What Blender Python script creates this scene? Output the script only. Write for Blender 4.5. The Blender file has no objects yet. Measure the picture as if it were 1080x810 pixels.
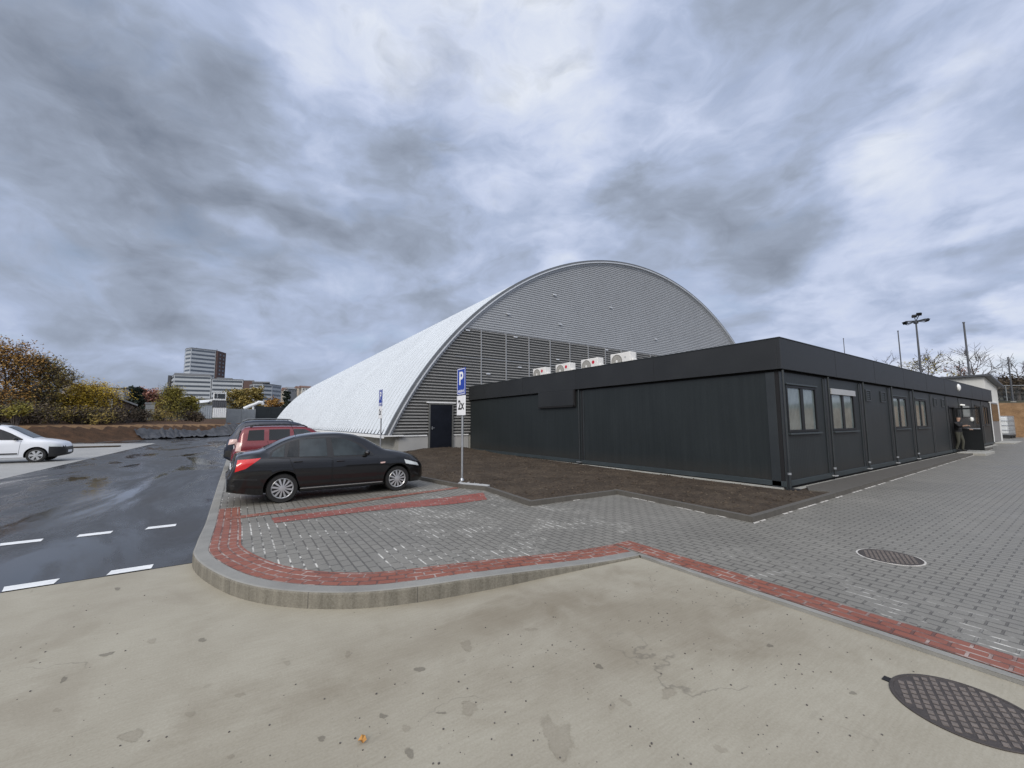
import bpy, bmesh, math, random
import numpy as np
from mathutils import Vector, Matrix
from mathutils.bvhtree import BVHTree
from mathutils import noise as mnoise
random.seed(7)
PI = math.pi
S = bpy.context.scene
COL = S.collection

# ------------------------------------------------------------------ camera frame
FPX, CH = 423.4, 1.7
CX = Vector((0.82809603, 0.05011122, 0.55834204))   # world X seen in camera axes (right, down, forward)
CY = Vector((-0.56057185, 0.08116613, 0.82411848))
CZ = Vector((-0.00402088, -0.99544007, 0.09530429))
def at(px, py, D):
    """world point in the direction of a photo pixel at a horizontal distance D (used for far things)"""
    q = Vector((px - 540, py - 405, FPX))
    r = Vector((CX.dot(q), CY.dot(q), CZ.dot(q)))
    k = D / math.hypot(r.x, r.y)
    return Vector((r.x * k, r.y * k, CH + r.z * k))

cam = bpy.data.cameras.new('camera'); co = bpy.data.objects.new('camera', cam); COL.objects.link(co)
cam.sensor_width = 36; cam.lens = 36 * FPX / 1080; cam.clip_start = .05; cam.clip_end = 6000
m = Matrix(((CX.x, -CX.y, -CX.z, 0), (CY.x, -CY.y, -CY.z, 0), (CZ.x, -CZ.y, -CZ.z, CH), (0, 0, 0, 1)))
co.matrix_world = m
S.camera = co

# ------------------------------------------------------------------ materials
MATS = {}
class NT:
    def __init__(s, nt): s.nt = nt
    def n(s, t, **kw):
        x = s.nt.nodes.new(t)
        for k, v in kw.items():
            if k.startswith('i_'):
                kk = k[2:]
                x.inputs[int(kk) if kk.isdigit() else kk.replace('_', ' ')].default_value = v
            else: setattr(x, k, v)
        return x
    def l(s, a, b): s.nt.links.new(a, b)
    def math(s, op, a, b=None, clamp=False):
        x = s.nt.nodes.new('ShaderNodeMath'); x.operation = op; x.use_clamp = clamp
        for i, v in enumerate((a, b)):
            if v is None: continue
            if isinstance(v, (int, float)): x.inputs[i].default_value = v
            else: s.l(v, x.inputs[i])
        return x.outputs[0]
    def mix(s, f, a, b, mode='MIX'):
        x = s.nt.nodes.new('ShaderNodeMix'); x.data_type = 'RGBA'; x.blend_type = mode
        for i, v in ((0, f), (6, a), (7, b)):
            if isinstance(v, (int, float)): x.inputs[i].default_value = v
            elif isinstance(v, (tuple, list)): x.inputs[i].default_value = (*v[:3], 1)
            else: s.l(v, x.inputs[i])
        return x.outputs[2]
    def ramp(s, f, stops):
        x = s.nt.nodes.new('ShaderNodeValToRGB'); e = x.color_ramp.elements
        while len(e) < len(stops): e.new(.5)
        for q, (p, c) in zip(e, stops):
            q.position = p; q.color = (*c, 1) if isinstance(c, (tuple, list)) else (c, c, c, 1)
        s.l(f, x.inputs[0]); return x.outputs[0]
    def noise(s, vec, scale, detail=4, rough=.55, dist=0):
        x = s.n('ShaderNodeTexNoise'); x.inputs['Scale'].default_value = scale; x.inputs['Detail'].default_value = detail
        x.inputs['Roughness'].default_value = rough; x.inputs['Distortion'].default_value = dist
        if vec is not None: s.l(vec, x.inputs['Vector'])
        return x.outputs[0]
def base(name):
    mt = bpy.data.materials.new(name); mt.use_nodes = True
    t = NT(mt.node_tree); b = mt.node_tree.nodes['Principled BSDF']
    MATS[name] = mt
    return mt, t, b
def mat(name, c, rough=.5, metal=0, var=.15, scale=3, bump=0, bscale=40, c2=None, coat=0, spec=.5, emit=None):
    """plain principled material with procedural colour variation"""
    mt, t, b = base(name)
    tc = t.n('ShaderNodeTexCoord').outputs['Object']
    nz = t.noise(tc, scale, 5, .6)
    lo = tuple(x * (1 - var) for x in c) if c2 is None else c2
    hi = tuple(min(1, x * (1 + var)) for x in c) if c2 is None else c
    col = t.ramp(nz, [(.3, lo), (.7, hi)])
    t.l(col, b.inputs['Base Color'])
    rr = t.n('ShaderNodeMapRange'); t.l(nz, rr.inputs[0]); rr.inputs[3].default_value = max(.02, rough - .06); rr.inputs[4].default_value = min(1, rough + .08)
    t.l(rr.outputs[0], b.inputs['Roughness'])
    b.inputs['Metallic'].default_value = metal; b.inputs['Coat Weight'].default_value = coat; b.inputs['Coat Roughness'].default_value = .04
    b.inputs['Specular IOR Level'].default_value = spec
    if emit: b.inputs['Emission Color'].default_value = (*emit[:3], 1); b.inputs['Emission Strength'].default_value = emit[3]
    if bump:
        bp = t.n('ShaderNodeBump'); bp.inputs['Strength'].default_value = bump; bp.inputs['Distance'].default_value = .02
        t.l(t.noise(tc, bscale, 4, .6), bp.inputs['Height']); t.l(bp.outputs[0], b.inputs['Normal'])
    return mt

def concrete_ground(name='apron_concrete', damp=1.0):
    mt, t, b = base(name)
    P = t.n('ShaderNodeTexCoord').outputs['Object']
    big = t.noise(P, .45, 5, .55, .6); mid = t.noise(P, 2.2, 5, .6, .3); fine = t.noise(P, 70, 3, .6)
    c = t.ramp(big, [(.3, (.275, .243, .178)), (.5, (.325, .297, .224)), (.7, (.36, .335, .258))])
    c = t.mix(.35, c, t.ramp(mid, [(.3, (.21, .19, .15)), (.65, (.36, .345, .295))]))
    c = t.mix(.16, c, t.ramp(fine, [(.3, (.22, .2, .17)), (.7, (.55, .53, .48))]))
    for (cx, cy, rx, ry, am) in ((3.0, 2.35, 1.5, .75, .36), (3.75, 1.55, .7, .5, .34), (1.6, 3.1, 1.9, .42, .34), (.2, 2.6, 1.6, .5, .18), (2.6, 3.15, 1.2, .35, .35)):
        mq = t.n('ShaderNodeMapping'); t.l(P, mq.inputs[0]); mq.inputs['Location'].default_value = (-cx / rx, -cy / ry, 0); mq.inputs['Scale'].default_value = (1 / rx, 1 / ry, 0)
        ln_ = t.n('ShaderNodeVectorMath', operation='LENGTH'); t.l(mq.outputs[0], ln_.inputs[0])
        dd = t.math('ADD', ln_.outputs['Value'], t.math('MULTIPLY', t.math('SUBTRACT', t.noise(P, 1.7, 7, .66, .4), .5), 2.6))
        c = t.mix(t.math('MULTIPLY', t.ramp(dd, [(.25, 1.0), (1.0, 0.0)]), am), c, (.150, .118, .072))
    # brushed streaks across
    mp = t.n('ShaderNodeMapping'); t.l(P, mp.inputs[0]); mp.inputs['Scale'].default_value = (2.0, 26, 1); mp.inputs['Rotation'].default_value = (0, 0, .5)
    st = t.noise(mp.outputs[0], 2.2, 3, .6); c = t.mix(.12, c, t.ramp(st, [(.35, (.2, .185, .15)), (.65, (.39, .375, .33))]))
    # dirt film blotches
    bl = t.ramp(t.noise(P, .8, 6, .62, 1.2), [(.52, 0.0), (.66, 1.0)])
    c = t.mix(t.math('MULTIPLY', bl, .28), c, (.19, .16, .115))
    # small damp drops: voronoi cells, thresholded per-cell radius
    for sc, th, amt in ((1.5, .055, .6), (4.0, .075, .8), (8, .085, .9), (17, .09, .9), (34, .10, .7)):
        wv = t.n('ShaderNodeVectorMath', operation='ADD'); t.l(P, wv.inputs[0])
        nn = t.n('ShaderNodeTexNoise'); nn.inputs['Scale'].default_value = sc * 4; t.l(P, nn.inputs['Vector'])
        sv = t.n('ShaderNodeVectorMath', operation='SCALE'); t.l(nn.outputs['Color'], sv.inputs[0]); sv.inputs['Scale'].default_value = .16 / sc
        t.l(sv.outputs[0], wv.inputs[1])
        vo = t.n('ShaderNodeTexVoronoi'); vo.inputs['Scale'].default_value = sc; t.l(wv.outputs[0], vo.inputs['Vector'])
        sep = t.n('ShaderNodeSeparateColor'); t.l(vo.outputs['Color'], sep.inputs[0])
        pick = t.math('GREATER_THAN', sep.outputs[0], .62)
        rad = t.math('MULTIPLY', sep.outputs[1], th * 1.6)
        d = t.math('LESS_THAN', vo.outputs['Distance'], rad)
        mk = t.math('MULTIPLY', t.math('MULTIPLY', d, pick), t.math('MULTIPLY', sep.outputs[2], amt))
        c = t.mix(mk, c, (.075, .066, .054))
    ms = t.n('ShaderNodeMapping'); t.l(P, ms.inputs[0]); ms.inputs['Rotation'].default_value = (0, 0, 1.0); ms.inputs['Scale'].default_value = (1.1, 4.2, 1)
    for sc, th, amt, off in ((2.1, .10, .40, 5),):
        nn = t.n('ShaderNodeTexNoise'); nn.inputs['Scale'].default_value = sc * 3; nn.inputs['Detail'].default_value = 5; t.l(P, nn.inputs['Vector'])
        sv = t.n('ShaderNodeVectorMath', operation='SCALE'); t.l(nn.outputs['Color'], sv.inputs[0]); sv.inputs['Scale'].default_value = .5 / sc
        wv = t.n('ShaderNodeVectorMath', operation='ADD'); t.l(ms.outputs[0], wv.inputs[0]); t.l(sv.outputs[0], wv.inputs[1])
        vo = t.n('ShaderNodeTexVoronoi'); vo.inputs['Scale'].default_value = sc; t.l(wv.outputs[0], vo.inputs['Vector'])
        sep = t.n('ShaderNodeSeparateColor'); t.l(vo.outputs['Color'], sep.inputs[0])
        pick = t.math('GREATER_THAN', sep.outputs[0], .55)
        d = t.n('ShaderNodeMapRange', interpolation_type='SMOOTHSTEP'); t.l(t.math('SUBTRACT', vo.outputs['Distance'], t.math('MULTIPLY', sep.outputs[1], th * 1.5)), d.inputs[0]); d.inputs[1].default_value = -.03; d.inputs[2].default_value = .03; d.inputs[3].default_value = 1; d.inputs[4].default_value = 0
        mk = t.math('MULTIPLY', t.math('MULTIPLY', d.outputs[0], pick), t.math('MULTIPLY', sep.outputs[2], amt))
        c = t.mix(mk, c, (.10, .088, .07))
    # hairline cracks
    vo = t.n('ShaderNodeTexVoronoi', feature='DISTANCE_TO_EDGE'); vo.inputs['Scale'].default_value = .22; vo.inputs['Randomness'].default_value = 1
    wv = t.n('ShaderNodeVectorMath', operation='ADD'); t.l(P, wv.inputs[0])
    nn = t.n('ShaderNodeTexNoise'); nn.inputs['Scale'].default_value = 1.5; nn.inputs['Detail'].default_value = 5; t.l(P, nn.inputs['Vector']); t.l(nn.outputs['Color'], wv.inputs[1]); t.l(wv.outputs[0], vo.inputs['Vector'])
    ck = t.n('ShaderNodeMapRange'); t.l(vo.outputs['Distance'], ck.inputs[0]); ck.inputs[1].default_value = .0; ck.inputs[2].default_value = .0022; ck.inputs[3].default_value = .45; ck.inputs[4].default_value = 0
    ckm = t.ramp(t.noise(P, .9, 3, .5), [(.50, 0.0), (.58, 1.0)])
    c = t.mix(t.math('MULTIPLY', ck.outputs[0], ckm), c, (.09, .08, .065))
    c = t.mix(1, c, (.965, .945, .90), 'MULTIPLY')
    if damp < 1:
        c = t.mix(1, c, (damp, damp * .985, damp * .97), 'MULTIPLY')
        us = t.n('ShaderNodeSeparateXYZ'); t.l(t.n('ShaderNodeTexCoord').outputs['UV'], us.inputs[0])
        al = t.n('ShaderNodeMapRange', interpolation_type='SMOOTHSTEP'); t.l(t.math('ADD', us.outputs[0], t.math('MULTIPLY', t.math('SUBTRACT', t.noise(P, 16, 5, .7), .5), 1.0)), al.inputs[0])
        al.inputs[1].default_value = .95; al.inputs[2].default_value = .55; t.l(t.math('GREATER_THAN', al.outputs[0], t.ramp(t.noise(P, 420, 2, .6), [(.30, .02), (.70, .98)])), b.inputs['Alpha'])
    t.l(c, b.inputs['Base Color'])
    rr = t.n('ShaderNodeMapRange'); t.l(big, rr.inputs[0]); rr.inputs[3].default_value = .55; rr.inputs[4].default_value = .85
    t.l(rr.outputs[0], b.inputs['Roughness'])
    bp = t.n('ShaderNodeBump'); bp.inputs['Strength'].default_value = .25; bp.inputs['Distance'].default_value = .004
    t.l(t.math('ADD', fine, st), bp.inputs['Height']); t.l(bp.outputs[0], b.inputs['Normal'])
    return mt
def asphalt():
    mt, t, b = base('wet_asphalt')
    P = t.n('ShaderNodeTexCoord').outputs['Object']
    mp = t.n('ShaderNodeMapping'); t.l(P, mp.inputs[0]); mp.inputs['Rotation'].default_value = (0, 0, -.10); mp.inputs['Scale'].default_value = (1.0, .30, 1)
    w = t.noise(mp.outputs[0], .42, 7, .62, 1.3)
    fine = t.noise(P, 90, 3, .7); w2 = t.noise(mp.outputs[0], 1.6, 5, .6, .5)
    dry = t.ramp(w, [(.41, 0.0), (.59, 1.0)])
    c = t.mix(dry, (.014, .015, .017), (.034, .035, .037))
    c = t.mix(t.math('MULTIPLY', fine, .34), c, (.085, .085, .088))
    brown = t.ramp(t.noise(P, .18, 5, .6, 1.0), [(.48, 0.0), (.62, 1.0)])
    c = t.mix(t.math('MULTIPLY', brown, .3), c, (.04, .035, .029))
    t.l(c, b.inputs['Base Color'])
    r = t.math('ADD', t.math('MULTIPLY', dry, .42), t.math('ADD', t.math('MULTIPLY', w2, .16), .0), True)
    t.l(r, b.inputs['Roughness']); b.inputs['Specular IOR Level'].default_value = .5
    bp = t.n('ShaderNodeBump'); bp.inputs['Distance'].default_value = .004
    t.l(t.math('ADD', t.math('MULTIPLY', dry, .5), .04), bp.inputs['Strength'])
    t.l(fine, bp.inputs['Height']); t.l(bp.outputs[0], b.inputs['Normal'])
    return mt
def pavers(name, c1, c2, mort, uv=False, bw=.2, bh=.165, sand=.5, msize=.007, sandcol=(.62, .60, .54), rot=PI / 2):
    mt, t, b = base(name)
    tc = t.n('ShaderNodeTexCoord'); P0 = tc.outputs['UV' if uv else 'Object']; PO = tc.outputs['Object']
    mp = t.n('ShaderNodeMapping'); t.l(P0, mp.inputs[0]); mp.inputs['Rotation'].default_value = (0, 0, 0 if uv else rot)
    br = t.n('ShaderNodeTexBrick'); t.l(mp.outputs[0], br.inputs['Vector'])
    br.inputs['Scale'].default_value = 1; br.inputs['Brick Width'].default_value = bw; br.inputs['Row Height'].default_value = bh
    br.inputs['Mortar Size'].default_value = msize; br.inputs['Mortar Smooth'].default_value = .2
    br.inputs['Color1'].default_value = (*c1, 1); br.inputs['Color2'].default_value = (*c2, 1); br.inputs['Mortar'].default_value = (*mort, 1)
    br.offset = .5
    big = t.noise(PO, .5, 5, .6, .5); fine = t.noise(PO, 120, 3, .6)
    c = t.mix(.30, br.outputs['Color'], t.ramp(fine, [(.3, tuple(x * .5 for x in c1)), (.7, tuple(min(1, x * 1.6) for x in c1))]))
    c = t.mix(1, c, t.ramp(big, [(.3, .90), (.7, 1.08)]), 'MULTIPLY')
    # sand left lying in some of the joints
    sm = t.ramp(t.noise(PO, 1.1, 6, .68, .6), [(.42 if uv else .51, 0.0), (.52 if uv else .58, 1.0)])
    sn = t.ramp(t.noise(PO, 7, 3, .6), [(.42, 0.0), (.55, 1.0)])
    jl = br.outputs['Fac']
    if not uv:
        sx = t.n('ShaderNodeSeparateXYZ'); t.l(mp.outputs[0], sx.inputs[0])
        fr_ = t.math('FRACT', t.math('ADD', t.math('DIVIDE', sx.outputs[1], bh), 1000.0))
        ln = t.math('GREATER_THAN', t.math('ABSOLUTE', t.math('SUBTRACT', fr_, .5)), .5 - msize / bh * 1.1)
        jl = t.math('ADD', t.math('MULTIPLY', ln, .85), t.math('MULTIPLY', jl, .22), True)
    f = t.math('MULTIPLY', jl, t.math('MULTIPLY', t.math('MULTIPLY', sm, sn), sand), True)
    c_before = c; c = t.mix(f, c, sandcol)
    if not uv:
        sq = t.n('ShaderNodeSeparateXYZ'); t.l(PO, sq.inputs[0])
        fd = t.n('ShaderNodeMapRange', interpolation_type='SMOOTHSTEP'); t.l(sq.outputs[0], fd.inputs[0]); fd.inputs[1].default_value = 4.6; fd.inputs[2].default_value = 6.0; fd.inputs[3].default_value = 1; fd.inputs[4].default_value = .05
        f = t.math('MULTIPLY', f, fd.outputs[0]); c = c_before; c = t.mix(f, c, sandcol)
    dust = t.math('MULTIPLY', t.math('MULTIPLY', sm, .05), sand)
    c = t.mix(dust, c, (.42, .40, .35))
    t.l(c, b.inputs['Base Color'])
    rr = t.n('ShaderNodeMapRange'); t.l(big, rr.inputs[0]); rr.inputs[3].default_value = .42; rr.inputs[4].default_value = .75
    t.l(rr.outputs[0], b.inputs['Roughness'])
    bp = t.n('ShaderNodeBump', invert=True); bp.inputs['Strength'].default_value = .9; bp.inputs['Distance'].default_value = .012
    t.l(br.outputs['Fac'], bp.inputs['Height'])
    b2 = t.n('ShaderNodeBump'); b2.inputs['Strength'].default_value = .2; b2.inputs['Distance'].default_value = .002
    t.l(fine, b2.inputs['Height']); t.l(bp.outputs[0], b2.inputs['Normal']); t.l(b2.outputs[0], b.inputs['Normal'])
    return mt
def soil(name, a, c, d):
    mt, t, b = base(name)
    P = t.n('ShaderNodeTexCoord').outputs['Object']
    n1 = t.noise(P, 1.2, 6, .7, .5); n2 = t.noise(P, 14, 5, .7)
    k = t.ramp(n1, [(.34, a), (.48, c), (.62, d)]); k = t.mix(.5, k, t.ramp(n2, [(.3, tuple(x * .45 for x in a)), (.68, d)]))
    t.l(k, b.inputs['Base Color']); b.inputs['Roughness'].default_value = .95; b.inputs['Specular IOR Level'].default_value = .2
    bp = t.n('ShaderNodeBump'); bp.inputs['Strength'].default_value = .9; bp.inputs['Distance'].default_value = .04
    t.l(n2, bp.inputs['Height']); t.l(bp.outputs[0], b.inputs['Normal'])
    return mt
def cladding():
    """anthracite sandwich panels with fine upright micro-ribs"""
    mt, t, b = base('anthracite_panel')
    P = t.n('ShaderNodeTexCoord').outputs['Object']
    sp = t.n('ShaderNodeSeparateXYZ'); t.l(P, sp.inputs[0])
    u = t.math('ADD', sp.outputs[0], sp.outputs[1])
    wv = t.math('SINE', t.math('MULTIPLY', u, 2 * PI / .1))
    n = t.noise(P, .7, 5, .6); mp = t.n('ShaderNodeMapping'); t.l(P, mp.inputs[0]); mp.inputs['Scale'].default_value = (6, 6, .35)
    stn = t.noise(mp.outputs[0], 1, 5, .6)
    c = t.ramp(n, [(.3, (.014, .0185, .020)), (.7, (.019, .024, .026))])
    c = t.mix(.25, c, t.ramp(stn, [(.35, (.011, .014, .015)), (.7, (.030, .036, .037))]))
    mz = t.n('ShaderNodeMapRange', interpolation_type='SMOOTHSTEP'); t.l(sp.outputs[2], mz.inputs[0]); mz.inputs[1].default_value = .75; mz.inputs[2].default_value = .25
    c = t.mix(t.math('MULTIPLY', t.math('MULTIPLY', mz.outputs[0], t.noise(P, 5, 6, .7)), .5), c, (.05, .042, .033))
    t.l(c, b.inputs['Base Color']); b.inputs['Roughness'].default_value = .48; b.inputs['Specular IOR Level'].default_value = .35
    bp = t.n('ShaderNodeBump'); bp.inputs['Strength'].default_value = .13; bp.inputs['Distance'].default_value = .003
    t.l(wv, bp.inputs['Height']); t.l(bp.outputs[0], b.inputs['Normal'])
    return mt
def leafmat(name, cols, scale=.6):
    mt, t, b = base(name)
    P = t.n('ShaderNodeTexCoord').outputs['Object']
    n = t.noise(P, scale, 4, .6); n2 = t.noise(P, 7, 2, .5)
    f = t.math('ADD', t.math('MULTIPLY', n, .6), t.math('MULTIPLY', n2, .4))
    st = [(.36 + .28 * i / max(1, len(cols) - 1), c) for i, c in enumerate(cols)]
    t.l(t.ramp(f, st), b.inputs['Base Color']); b.inputs['Roughness'].default_value = .7; b.inputs['Specular IOR Level'].default_value = .25
    return mt

concrete_ground(); concrete_ground('damp_concrete', .86); concrete_ground('dark_damp_concrete', .60); asphalt(); cladding()
pavers('grey_paver', (.178, .169, .146), (.205, .194, .168), (.066, .061, .052), bw=.2, bh=.112, sand=1.0, msize=.009)
pavers('red_paver', (.205, .064, .038), (.262, .087, .052), (.08, .045, .038), uv=True, bw=.2, bh=.1, sand=.55, msize=.011, sandcol=(.55, .45, .40))
pavers('tactile_red_paver', (.23, .06, .042), (.27, .075, .055), (.13, .09, .08), uv=True, bw=.2, bh=.2, sand=.9, msize=.007, sandcol=(.6, .5, .45))
pavers('bay_paver', (.30, .30, .285), (.34, .335, .32), (.22, .21, .2), bw=.3, bh=.3, sand=.3)
soil('bed_soil', (.030, .023, .017), (.055, .041, .030), (.095, .073, .052))
soil('dry_soil', (.055, .042, .030), (.085, .067, .049), (.125, .10, .075))
soil('bank_earth', (.028, .019, .013), (.058, .036, .022), (.115, .062, .034))
soil('orange_earth', (.10, .06, .032), (.20, .115, .055), (.27, .17, .09))
soil('far_grass', (.035, .038, .024), (.05, .05, .032), (.075, .07, .045))
mat('kerb_top', (.23, .225, .205), .8, var=.15, scale=2, bump=.3, bscale=90)
def kerbmat():
    mt, t, b = base('kerb_concrete')
    P = t.n('ShaderNodeTexCoord').outputs['Object']; uv = t.n('ShaderNodeTexCoord').outputs['UV']
    n = t.noise(P, 3, 5, .6); n2 = t.noise(P, 60, 3, .6)
    mp = t.n('ShaderNodeMapping'); t.l(P, mp.inputs[0]); mp.inputs['Scale'].default_value = (9, 9, .6)
    s = t.noise(mp.outputs[0], 1, 5, .65)
    c = t.ramp(n, [(.3, (.095, .084, .058)), (.7, (.17, .155, .115))]); c = t.mix(.45, c, t.ramp(s, [(.36, (.055, .048, .034)), (.64, (.25, .23, .185))]))
    c = t.mix(.25, c, t.ramp(n2, [(.3, (.12, .11, .1)), (.7, (.36, .35, .31))]))
    sp = t.n('ShaderNodeSeparateXYZ'); t.l(uv, sp.inputs[0])
    j = t.math('LESS_THAN', t.math('FRACT', sp.outputs[0]), .009)
    c = t.mix(t.math('MULTIPLY', j, .75), c, (.06, .055, .05))
    t.l(c, b.inputs['Base Color']); b.inputs['Roughness'].default_value = .85
    bp = t.n('ShaderNodeBump'); bp.inputs['Strength'].default_value = .35; bp.inputs['Distance'].default_value = .006
    t.l(n2, bp.inputs['Height']); t.l(bp.outputs[0], b.inputs['Normal'])
kerbmat()
mat('plinth_concrete', (.33, .325, .295), .85, var=.12, scale=1.2, bump=.3, bscale=30)
mat('plinth_render', (.36, .36, .35), .85, var=.05, scale=1.5)
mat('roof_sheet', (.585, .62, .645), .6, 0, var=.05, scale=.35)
mat('roof_trough_shade', (.33, .36, .385), .65, 0, var=.12, scale=1.5)  # shadow lines between the roof ribs, painted as a darker sheet
mat('gable_valley', (.115, .118, .115), .55, .1, var=.1, scale=.8)  # as rib valley: shade between the ribs put into the colour
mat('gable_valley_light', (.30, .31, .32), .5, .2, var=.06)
mat('gable_sheet', (.37, .385, .40), .45, .2, var=.06, scale=.5)
mat('gable_dark_sheet', (.27, .27, .265), .45, .1, var=.08, scale=.6)
mat('trim_light', (.62, .64, .66), .4, .3, var=.06)
mat('trim_dark', (.14, .15, .16), .45, .2, var=.1)
mat('white_trim', (.74, .75, .75), .5, var=.05)
mat('black_gap', (.006, .006, .007), .8, var=.2)
mat('fascia_sheet', (.021, .023, .025), .5, 0, var=.14, scale=.8, spec=.35)
mat('frame_anthracite', (.009, .0105, .012), .45, var=.1, spec=.3)
mat('post_anthracite', (.024, .029, .032), .42, var=.12, scale=2)
mat('base_channel', (.034, .044, .048), .45, var=.15, scale=2)
def blindmat():
    mt, t, b = base('pane_blind')
    P = t.n('ShaderNodeTexCoord').outputs['Object']; sp = t.n('ShaderNodeSeparateXYZ'); t.l(P, sp.inputs[0])
    wv = t.math('SINE', t.math('MULTIPLY', sp.outputs[0], 2 * PI / .085)); n = t.noise(P, 1.6, 4, .6)
    c = t.ramp(t.math('ADD', t.math('MULTIPLY', wv, .12), n), [(.3, (.095, .12, .122)), (.7, (.19, .225, .225))])
    t.l(c, b.inputs['Base Color']); b.inputs['Roughness'].default_value = .07; b.inputs['Specular IOR Level'].default_value = .7
blindmat()
mat('pane_dark', (.02, .024, .026), .06, var=.3, scale=1.5, spec=.8)
mat('clear_glass', (.9, .93, .93), .03, spec=.5)
MATS['clear_glass'].node_tree.nodes['Principled BSDF'].inputs['Transmission Weight'].default_value = 1
mat('blind_box', (.36, .37, .38), .45, var=.08)
mat('door_black', (.006, .008, .014), .35, var=.2)
mat('galvanised', (.42, .44, .46), .38, .75, var=.15, scale=8)
mat('sign_blue', (.010, .045, .34), .35, var=.06)
mat('sign_white', (.80, .81, .82), .4, var=.03)
mat('sign_black', (.02, .02, .02), .5, var=.1)
mat('ac_white', (.70, .69, .66), .45, var=.05)
mat('ac_grille', (.36, .35, .32), .5, var=.1)
mat('ac_shade', (.17, .165, .155), .5, var=.1)
mat('ac_red', (.50, .02, .04), .4, var=.05)
mat('ac_grey', (.25, .26, .27), .5, var=.1)
mat('cast_iron', (.062, .053, .048), .7, .2, var=.25, scale=12, bump=.4, bscale=60)
mat('cast_iron_worn', (.155, .130, .112), .75, .1, var=.25, scale=14, bump=.4, bscale=60)
mat('road_white', (.72, .73, .72), .6, var=.10, scale=6, bump=.2, bscale=90)
mat('tyre_rubber', (.012, .012, .012), .75, var=.2)
mat('wheel_well', (.004, .004, .004), .9, var=.2)
mat('rim_silver', (.52, .53, .54), .3, .6, var=.08)
mat('rim_dark', (.02, .02, .02), .5, var=.1)
mat('paint_black', (.0035, .0032, .0034), .3, 0, var=.10, scale=.8, coat=.9, spec=.25)
mat('paint_red', (.15, .006, .010), .25, .15, var=.08, scale=.8, coat=.6)
mat('paint_navy', (.010, .014, .028), .25, .15, var=.1, scale=.8, coat=.6)
mat('paint_white', (.68, .70, .73), .28, 0, var=.04, scale=.8, coat=.5)
mat('plastic_black', (.014, .014, .015), .55, var=.15)
mat('car_glass', (.008, .010, .011), .04, var=.3, scale=1.2, spec=.35)
mat('car_glass_light', (.026, .034, .037), .05, var=.5, scale=2.2, spec=.4)
mat('lamp_red', (.55, .012, .012), .12, var=.15, coat=.5)
mat('lamp_clear', (.62, .66, .66), .1, var=.15, coat=.5)
mat('lamp_amber', (.6, .42, .38), .2, var=.1)
mat('chrome', (.6, .6, .6), .2, .9, var=.05)
mat('bark', (.055, .045, .036), .9, var=.3, scale=3)
mat('pale_bark', (.12, .11, .10), .9, var=.25, scale=3)
mat('bare_twig', (.075, .062, .055), .9, var=.25, scale=1)
leafmat('leaf_orange', [(.19, .105, .04), (.32, .175, .05), (.40, .24, .07), (.25, .165, .06)])
leafmat('leaf_gold', [(0.204, 0.144, 0.026), (0.432, 0.294, 0.036), (0.576, 0.408, 0.054), (0.300, 0.216, 0.041)])
leafmat('leaf_olive', [(0.092, 0.077, 0.032), (0.182, 0.155, 0.051), (0.328, 0.238, 0.063), (0.146, 0.119, 0.046)])
leafmat('leaf_willow', [(0.092, 0.088, 0.027), (0.203, 0.182, 0.040), (0.338, 0.279, 0.059), (0.144, 0.126, 0.040)])
leafmat('leaf_pink', [(0.176, 0.095, 0.074), (0.351, 0.176, 0.135), (0.405, 0.243, 0.176)])
leafmat('leaf_conifer', [(0.012, 0.020, 0.016), (0.025, 0.036, 0.027), (0.040, 0.050, 0.035)])
leafmat('leaf_brown', [(0.041, 0.032, 0.024), (0.082, 0.063, 0.043), (0.136, 0.105, 0.066)])
mat('tarp_grey', (.045, .047, .052), .6, var=.5, scale=1.5, bump=.6, bscale=2)
mat('office_white', (.40, .43, .46), .5, var=.06, scale=.02)
mat('office_glass', (.075, .09, .11), .12, var=.25, scale=.05, spec=.8)
mat('office_brick', (.085, .05, .044), .7, var=.12, scale=.1)
mat('office_grey', (.16, .17, .185), .5, var=.1, scale=.05)
mat('cream_wall', (.42, .37, .31), .8, var=.08)
mat('timber_brown', (.09, .07, .06), .8, var=.25, scale=2)
mat('roof_grey', (.20, .21, .22), .6, var=.15)
mat('roof_rust', (.15, .09, .07), .7, var=.15)
mat('container_blue', (.26, .29, .32), .5, var=.1)
mat('cabin_white', (.62, .64, .65), .5, var=.06)
mat('mast_steel', (.085, .09, .10), .5, .4, var=.15)
mat('render_white', (.60, .60, .57), .8, var=.05, scale=.6)
mat('door_grey', (.20, .20, .20), .5, var=.15)
mat('ibc_plastic', (.62, .64, .64), .4, var=.08, scale=1.5)
mat('pallet', (.03, .03, .03), .8, var=.2)
mat('fence_grey', (.22, .235, .245), .7, var=.12, scale=.6)
mat('fence_dark', (.035, .042, .044), .7, var=.2, scale=.6)
mat('skin', (.42, .27, .20), .6, var=.06)
mat('jacket_black', (.012, .012, .014), .8, var=.2)
mat('trousers_olive', (.05, .05, .038), .85, var=.15)
mat('hair_dark', (.02, .015, .012), .7, var=.2)
mat('leaf_dry', (.40, .20, .05), .7, var=.3, scale=40)
mat('pebble', (.09, .08, .07), .9, var=.4, scale=9)
mat('pebble_pale', (.5, .48, .44), .9, var=.3, scale=9)
mat('lit_lamp', (.85, .85, .82), .3, var=.02, emit=(1, .98, .92, .35))
mat('notice_grey', (.24, .26, .25), .4, var=.1)
mat('bulk_lamp', (.72, .73, .72), .3, var=.05)

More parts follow.
